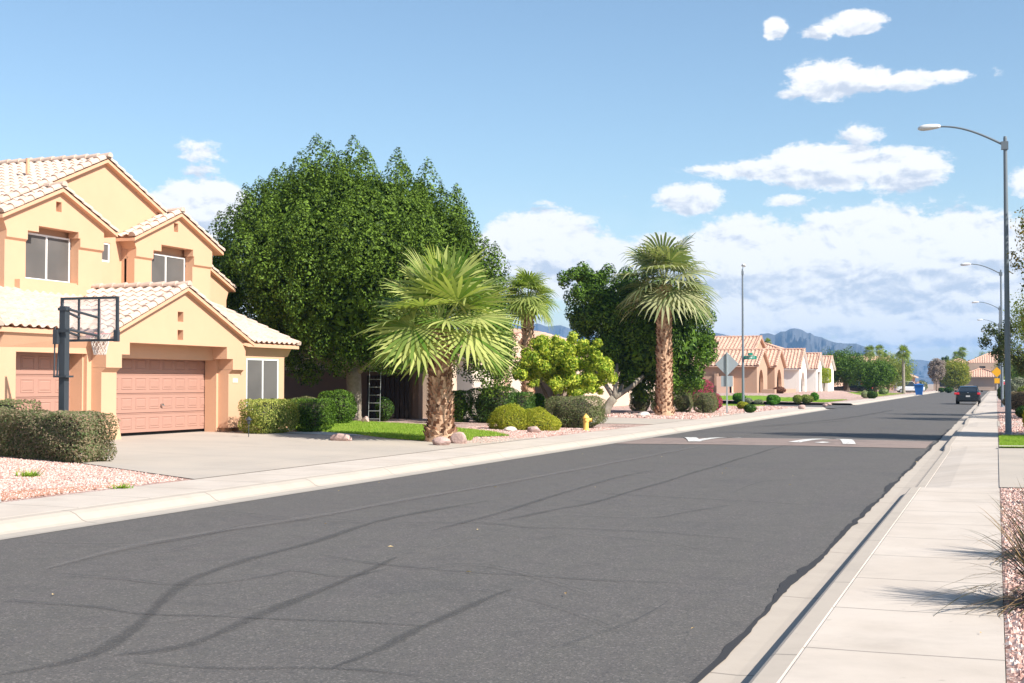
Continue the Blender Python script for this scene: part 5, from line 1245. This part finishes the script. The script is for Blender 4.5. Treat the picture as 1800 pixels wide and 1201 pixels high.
# ================================================================ CARS
glassm=mat('car_glass',(.02,.025,.03),.08,0,spec=.8); tyre=mat('tyre',(.02,.02,.02),.9,.05); tail=mat('tail_lamp',(.65,.02,.035),.25,.0,spec=.6)
chromem=mat('wheel_alloy',(.45,.46,.47),.35,.0,metal=.8); platem=mat('licence_plate',(.55,.52,.50),.5,.05)
def car(name,label,loc,rz,paint,L=4.9,Wd=1.88,Hh=1.46,kind='sedan'):
    t=thing(name,label,'car' if kind!='pickup' else 'pickup truck',loc,rz); hw=Wd/2
    # stations along y (rear = 0, front = L): (y, z_bottom, half width low, z_belt, half width belt, roof z, half width roof)
    if kind=='sedan': st=[(0,.42,.86,.98,.80,None,0),(.12,.28,.93,1.06,.86,None,0),(.75,.22,.94,1.09,.87,None,0),(1.35,.20,.94,1.05,.88,1.35,.62),(2.0,.20,.94,1.02,.88,1.46,.66),(2.9,.20,.94,1.0,.88,1.42,.64),(3.6,.2,.94,.97,.87,None,0),(4.4,.22,.92,.90,.82,None,0),(4.85,.3,.84,.78,.70,None,0)]
    elif kind=='suv': st=[(0,.45,.88,1.05,.84,1.55,.66),(.15,.3,.93,1.08,.88,1.75,.70),(1.5,.28,.94,1.08,.88,1.82,.72),(2.7,.28,.94,1.06,.88,1.80,.70),(3.5,.28,.94,1.05,.87,None,0),(4.6,.35,.9,.95,.8,None,0)]
    else: st=[(0,.5,.92,1.15,.9,None,0),(.1,.45,.95,1.18,.94,None,0),(1.9,.4,.95,1.18,.94,None,0),(2.1,.4,.95,1.18,.92,1.80,.74),(3.3,.4,.95,1.16,.9,1.85,.76),(4.0,.4,.95,1.13,.9,None,0),(5.2,.45,.93,1.05,.86,None,0)]
    sc_=hw/.95
    b_=MB(); n=8; base=0
    for (y,zb,wl,zt,wt,_,_) in st:
        wl*=sc_; wt*=sc_; b_.v+= [(-wl*.9,y,zb),(-wl,y,zb+.15),(-wl,y,zt-.25),(-wt,y,zt-.03),(-wt*.8,y,zt),(wt*.8,y,zt),(wt,y,zt-.03),(wl,y,zt-.25),(wl,y,zb+.15),(wl*.9,y,zb)]
    n=10
    for i in range(len(st)-1):
        for k_ in range(n): a=i*n+k_; c=i*n+(k_+1)%n; b_.f.append((a,c,c+n,a+n))
    b_.f.append(tuple(range(n))); b_.f.append(tuple((len(st)-1)*n+k_ for k_ in range(n)))
    b_.box(-.8*sc_,.8*sc_,-.06,.1,.32,.62)
    b_.build('body',paint,t,smooth=False,bevel=.03)
    cab=[s for s in st if s[5]]; i0=st.index(cab[0]); i1=st.index(cab[-1]); g=MB(); rr=MB()
    fr=st[i1+1]; re=st[i0-1] if i0>0 else st[0]
    yb=re[0]+.12 if i0>0 else -.0
    ring=[(yb,re[3]-.02 if i0>0 else 1.0,re[4]*.82*sc_,re[3] if i0>0 else 1.1,re[4]*.78*sc_)]+[(s[0],s[3]-.02,s[4]*.93*sc_,s[5],s[6]*sc_) for s in cab]+[(fr[0],fr[3]-.02,fr[4]*.85*sc_,fr[3],fr[4]*.8*sc_)]
    for (y,za,wa,zb2,wb) in ring: g.v+=[(-wa,y,za),(-wb,y,zb2),(wb,y,zb2),(wa,y,za)]
    for i in range(len(ring)-1):
        for k_ in range(3): a=4*i+k_; g.f.append((a,a+1,a+5,a+4))
    g.build('window_glass',glassm,t)
    for s in cab: rr.v+=[(-s[6]*1.02*sc_,s[0],s[5]-.01),(-s[6]*.9*sc_,s[0],s[5]+.03),(s[6]*.9*sc_,s[0],s[5]+.03),(s[6]*1.02*sc_,s[0],s[5]-.01)]
    for i in range(len(cab)-1):
        for k_ in range(3): a=4*i+k_; rr.f.append((a,a+1,a+5,a+4))
    for i in range(len(ring)):         # pillars
        if 0<i<len(ring)-1:
            pass
    for sgn in (-1,1):
        rr.tube([(sgn*ring[0][2],ring[0][0],ring[0][1]),(sgn*ring[1][4]*1.02,ring[1][0],ring[1][3])],.045,5)
        rr.tube([(sgn*ring[-1][2],ring[-1][0],ring[-1][1]),(sgn*ring[-2][4]*1.02,ring[-2][0],ring[-2][3])],.04,5)
        m_=ring[2]; rr.tube([(sgn*m_[2]*1.0,m_[0],m_[1]),(sgn*m_[4]*1.02,m_[0],m_[3])],.04,5)
    rr.build('roof',paint,t)
    wr=.34 if kind!='pickup' else .40
    for sx in (-1,1):
        for yy_ in (L*.19,L*.80):
            x0=sx*(hw-.20); x1=sx*(hw+.005); wt_=MB().tube([(x0,yy_,wr),(x1,yy_,wr)],wr,20).build('wheel',tyre,t,smooth=False,bevel=.02)
            MB().tube([(sx*(hw-.02),yy_,wr),(sx*(hw+.012),yy_,wr)],wr*.62,14).build('rim',chromem,wt_)
        if kind!='pickup': MB().box(sx*.88*sc_-.18,sx*.88*sc_+.06 if sx>0 else sx*.88*sc_+.2,-.035,.12,.78,.95).build('tail_lamp',tail,t,bevel=.03)
        else: MB().box(sx*.9*sc_-.07,sx*.9*sc_+.07,-.02,.08,.8,1.1).build('tail_lamp',tail,t)
        q=ring[-2]; MB().box(sx*(hw+.0)-.0 if sx>0 else sx*(hw+.17),sx*(hw+.17) if sx>0 else sx*hw,q[0]+.35,q[0]+.45,.98,1.12).build('wing_mirror',paint,t,bevel=.02)
    if kind=='sedan':
        MB().box(-.16,.16,-.075,-.062,.60,.72).build('number_plate',platem,t)
        MB().tube([(-.05,-.02,.93),(.05,-.02,.93)],.03,8).build('badge',chromem,t)
        MB().box(-.85,.85,-.045,.05,.25,.40).build('bumper',mat('black_trim',(.015,.015,.017),.6,.05),t,bevel=.02)
    return t
blk=mat('car_paint_black',(.008,.013,.018),.22,0,spec=.6); wh=mat('car_paint_white',(.55,.57,.60),.25,0,spec=.6)
car('sedan_car','black sedan seen from behind in the right lane',(-2.15,115.2,0.01),0,blk)
car('suv_car','white sport utility vehicle parked behind the grey shrubs at left',(-15.5,229,.15),R(-75),wh,4.6,1.85,1.8,'suv')
car('pickup_truck','dark pickup truck parked nose in beside the far dark tree',(-15.2,186,.2),R(80),blk,5.2,1.95,1.85,'pickup')
# ================================================================ FAR TREES
def at(px,Zd,z=0.):
    X_=(px-900)/F*Zd; return Vector((X_*math.cos(TH)-Zd*math.sin(TH),X_*math.sin(TH)+Zd*math.cos(TH),z))
def ft(name,label,Zd,x0,x1,y0,y1,m,n,tpx=None,cr=.28,nc=50,lsz=2.6,cat='tree',tm=None,upr=1,shell=.55,trr=.05,group=None,tpy=None,bz=.25,ck=.6,**k):
    pm=F/Zd; tpx=tpx or (x0+x1)/2; base=at(tpx,Zd,bz); c=at((x0+x1)/2,Zd,(674-(y0+y1)/2)/pm+1.7); rx=(x1-x0)/2/pm; rz=(y1-y0)/2/pm
    return tree(name,label,cat,base,c,(rx,rx*.9,rz),n,max(.1,lsz/pm),m,cr=cr*min(rx,rz)*1.3,nc=nc,trunk_r=trr*rx+.05,tm=tm,upr=upr,shell=shell,group=group,zmin=-.95,core_k=ck,nlimb=5,**k)
ft('broad_tree','larger dark leaning tree beyond the white house, left of two',178,1434,1527,617,676,citrus,16000,1489,nc=80,cr=.3,trr=.10,bz=.35)
ft('broad_tree','smaller dark leaning tree beyond the white house, right of two',172,1500,1577,634,682,citrus,13000,1537,nc=70,cr=.3,trr=.08,bz=.35)
ft('mesquite_tree','pale yellowish feathery tree rising behind the two dark trees',215,1524,1604,622,682,mesq,9000,1560,nc=60)
ft('mesquite_tree','pale olive feathery tree wrapped round the far street palm',230,1566,1600,640,684,mesq,4000,1590,nc=30)
t=thing('topiary_tree','lime green clipped cube topiary on a thin pale trunk','tree',at(1448,160,.75)); pm=F/160
MB().tube([(0,0,-.1),(.05,0,1.1)],.10,8).build('trunk',bark_pale,t)
n=9000; d=rng.normal(size=(n,3)); q=d/((np.abs(d)**9).sum(1)**(1/9))[:,None]*(1-.15*rng.random((n,1))); pos=q*np.array([.82,.82,.85])+np.array([0,0,1.85])
v,f=leaf_arrays([(0,0,0,1,1,1)],n,.12); v=v.reshape(n,4,3); v=(v-v.mean(1,keepdims=True)+pos[:,None]).reshape(-1,3); npmesh('crown',v,f,limeg,t)
ft('bare_tree','grey leafless bushy tree right of the carport house',275,1632,1660,630,672,leafmat('bare_twig',(.22,.17,.15),(.34,.28,.25),None,.2,.9),5000,1646,nc=40,shell=.7)
ft('golden_tree','large yellow green tree at the far street bend beside the tan house',290,1655,1703,634,682,goldg,11000,1685,nc=70,cr=.3)
ft('broad_tree','dark green tree top behind the golden tree, left side',330,1652,1672,627,660,darkg,2500,1660,nc=20)
ft('broad_tree','green tree behind the golden tree, right side',340,1672,1700,630,660,citrus,3500,nc=25)
ft('broad_tree','small dark tree left of the end house roof',345,1700,1716,632,655,darkg,1500,nc=15)
ft('broad_tree','wide olive tree showing over the end house roof',380,1710,1760,621,665,mesq,6000,nc=50)
ft('conifer','narrow green pointed tree behind the feathery pale tree',260,1549,1562,612,660,brightg,1800,nc=16)
ft('broad_tree','dark low tree line piece behind the pink roofs',300,1500,1528,624,650,darkg,1200,nc=12)
def fpalm(px,Zd,ytop,rpx,label,seed,nf=24,bz=.3,trw=.2,group='fan palms in the distance'):
    pm=F/Zd; base=at(px,Zd,bz); hz=(674-ytop)/pm+1.7-bz
    palm('fan_palm',label,base,hz,trw,rpx/pm,nf,14,seed,palmg,boots=0,tr_top=trw*.8,el_lo=-30,group=group,mtr=bark_pale)
fpalm(1588,205,622,17,'slim fan palm standing alone above the blue bin area',21,trw=.24)
fpalm(1350,205,604,10,'fan palm head poking up behind the brown house roof',22)
fpalm(1529,240,620,15,'left fan palm above the dark trees beyond the white house',23)
fpalm(1546,250,617,12,'right fan palm above the pale feathery tree',24)
fpalm(1692,350,620,12,'taller fan palm behind the golden tree',25); fpalm(1682,355,628,12,'shorter fan palm behind the golden tree, left of the taller one',26)
# ================================================================ RIGHT SIDE
def ntree(name,label,base,c,r,n,ls,m,nc,cr,tr,shell=.9,ck=0):
    return tree(name,label,'tree',base,c,r,n,ls,m,cr=cr,nc=nc,trunk_r=tr,shell=shell,core_k=ck,inner=False,nlimb=9,zmin=-1)
ntree('mesquite_tree','airy small leaved tree whose twig tips reach in at the right edge',(3.7,43.2,.15),(3.4,43.3,5.4),(3.3,2.2,3.9),15000,.10,leafmat('leaf_elm',(.07,.11,.025),(.20,.22,.06),(.32,.22,.08),.35,.5),150,.36,.13)
ntree('broad_tree','olive tree behind the lamp pole at the right edge',(5.6,66,.15),(5.0,66,4.4),(4.6,3,3.0),26000,.12,mesq,140,.6,.15,.7,0)
ntree('pine_tree','dark layered pine bough tree reaching over the right pavement',(3.0,76,.15),(2.2,76,3.7),(3.2,2.2,1.7),14000,.14,leafmat('leaf_pine',(.04,.06,.02),(.12,.14,.05),None,.2,.5),40,.5,.14,.7,0)
ft('broad_tree','green tree far along the right pavement behind the yellow sign',230,1752,1800,628,690,mesq,8000,1790,nc=50)
ft('broad_tree','dark green tree behind the silver shrub at right',170,1775,1850,640,700,citrus,8000,1815,nc=50)
p=GL(1790,704); p=at(1795,112,.16); shrub('silver_shrub','tall silver grey leaved shrub behind the white post',p,(2.9,2.4,2.0),greyg,7000,.14)
p=at(1812,95,.16); shrub('shrub','olive round shrub below the silver shrub',p,(1.9,1.8,1.5),mesq,5000,.1)
p=at(1762,118,.15); shrub('shrub','dark green shrub beside the far lamp poles',p,(.9,1,1.4),darkg,2500,.1)
p=at(1801,74,.16); shrub('desert_shrub','wide tan brown desert shrub right of the lamp pole',p,(2.3,1.8,1.12),leafmat('leaf_tan',(.22,.15,.09),(.36,.27,.18),None,.2,.8),11000,.06)
p=at(1806,60,.16); shrub('shrub','dark green low shrub on the reddish gravel at right',p,(1.1,1.0,.55),darkg,4000,.07)
p=at(1815,43.5,.16); shrub('flowering_shrub','yellow flowering shrub at the right edge of the lawn patch',p,(.65,.65,.75),leafmat('leaf_lantana',(.12,.20,.02),(.55,.45,.03),(.75,.55,.03),.3,.5),3500,.05)
tree('cypress_tree','tall narrow cypress outside the right edge whose shade crosses the street','tree',(7.0,42.0,.15),(7.0,42.0,6.2),(1.5,1.7,5.6),26000,.16,darkg,cr=.8,nc=60,trunk_r=.2,zmin=-1,shell=.7)
def strap_plant(name,label,base,n,r,h,m,seed,w=.016):
    t=thing(name,label,'plant',base); rs=random.Random(seed); V_=[];F_=[]
    for i in range(n):
        a=rs.uniform(0,6.283); e=R(rs.uniform(20,88)); L=r*rs.uniform(.7,1.25); d=Vector((math.cos(a)*math.cos(e),math.sin(a)*math.cos(e),math.sin(e))); s=Vector((-math.sin(a),math.cos(a),0))
        c=Vector((rs.gauss(0,.05),rs.gauss(0,.05),0)); b0=len(V_); k=7
        for j in range(k+1):
            q=j/k; p_=c+d*(L*q)+Vector((0,0,-L*.55*q*q*math.cos(e)*1.2)); ww=w*(1-q)**.6
            V_.append(tuple(p_-s*ww)); V_.append(tuple(p_+s*ww))
        for j in range(k): F_.append((b0+2*j,b0+2*j+1,b0+2*j+3,b0+2*j+2))
    npmesh('leaf_rosette',V_,F_,m,t)
yucc=leafmat('leaf_yucca',(.03,.05,.02),(.08,.115,.04),(.26,.17,.09),.1,.45)
strap_plant('yucca_plant','nearest dark narrow leaved yucca clump leaning over the pavement edge',(.40,10.35,.13),480,1.05,.9,yucc,1,.009)
strap_plant('yucca_plant','second smaller yucca clump farther along the gravel strip',(.52,13.2,.13),240,1.0,.7,yucc,2,.012)
strap_plant('yucca_plant','third yucca clump at the gravel strip outside the right edge',(1.4,20.6,.13),160,1.2,.9,yucc,3,.016)
strap_plant('yucca_plant','fourth yucca clump by the concrete drive at right',(.95,18.8,.13),120,.8,.7,yucc,4,.014)
# low concrete edging round the right lawn and red gravel beds
sheet('soil_patch',[(.06,43.0),(.06,50.5),(4,50.5),(4,43.0)],.006,mat('red_gravel',(.40,.22,.17),.95,.3,30,.02,60))
sheet('soil_patch',[(.1,61),(.1,70),(1,73),(5,73),(5,61)],.006,MATS['red_gravel'])
# ================================================================ MOUNTAINS
def mountain(name,prof,Zd,m,depthm,seed,label=None):
    rs=np.random.default_rng(seed); px=np.array([p[0] for p in prof],float); py=np.array([p[1] for p in prof],float)
    X_=np.arange(px[0],px[-1],1.6); Yp=np.interp(X_,px,py); nr=14; V_=[]
    ph=rs.uniform(0,6,8)
    rough=np.cumsum(rs.normal(size=len(X_))*.16); rough-=np.convolve(np.pad(rough,12,'edge'),np.ones(25)/25,'valid')
    for j in range(nr*2+1):
        q=(j-nr)/nr
        for i,x in enumerate(X_):
            ridge=max(0,(674-Yp[i]+rough[i]*.7)/F*Zd+1.7); u=abs(q)
            fold=.9*mnoise.fractal((x*.035+seed,q*5,seed),1,2,4)
            hh=ridge*(1-u**(.8+.35*fold))*(1+fold*.5*u*(1-u)*3)
            z=-3 if u==1 else max(-3,hh); c=at(x,Zd+q*depthm*(1+fold*.5)); V_.append((c.x,c.y,z))
    nx=len(X_); F_=[(j*nx+i,j*nx+i+1,(j+1)*nx+i+1,(j+1)*nx+i) for j in range(nr*2) for i in range(nx-1)]
    npmesh(name,V_,F_,m,smooth=False)['kind']='structure'
rockmt=mat('mountain_rock',(.07,.072,.08),.95,.35,.004,0,1)
mountain('mountain',[(1150,600),(1200,590),(1255,585),(1270,587),(1285,591),(1297,592),(1302,600),(1308,602),(1322,595),(1330,593),(1337,587),(1352,586),(1362,589),(1373,583),(1380,583),(1390,578),(1397,577),(1410,580),(1420,586),(1425,585),(1432,591),(1445,593),(1460,600),(1472,603),(1490,604),(1505,604),(1522,610),(1535,620),(1555,640),(1600,660),(1660,672)],4200,rockmt,500,1)
mountain('mountain',[(1500,664),(1560,650),(1590,634),(1605,632),(1620,633),(1640,636),(1665,642),(1720,655),(1800,662),(1900,672)],5600,rockmt,500,2)
mountain('mountain',[(700,640),(780,610),(850,590),(880,577),(900,570),(925,574),(945,568),(960,574),(985,572),(1010,580),(1060,592),(1110,588),(1160,600),(1230,640)],7200,rockmt,500,3)
# ================================================================ HAZE
hz=MB().box(-8200,8200,-700,8300,-1.2,215).build('haze',MATS['stucco_white']); hz['kind']='stuff'
hm=bpy.data.materials.new('haze'); hm.use_nodes=True; t=hm.node_tree; t.nodes.clear(); vo=t.nodes.new('ShaderNodeVolumePrincipled')
vo.inputs['Color'].default_value=(.33,.60,1,1); vo.inputs['Density'].default_value=1.35e-4; vo.inputs['Anisotropy'].default_value=.1
o_=t.nodes.new('ShaderNodeOutputMaterial'); t.links.new(vo.outputs[0],o_.inputs['Volume']); hz.data.materials.clear(); hz.data.materials.append(hm)
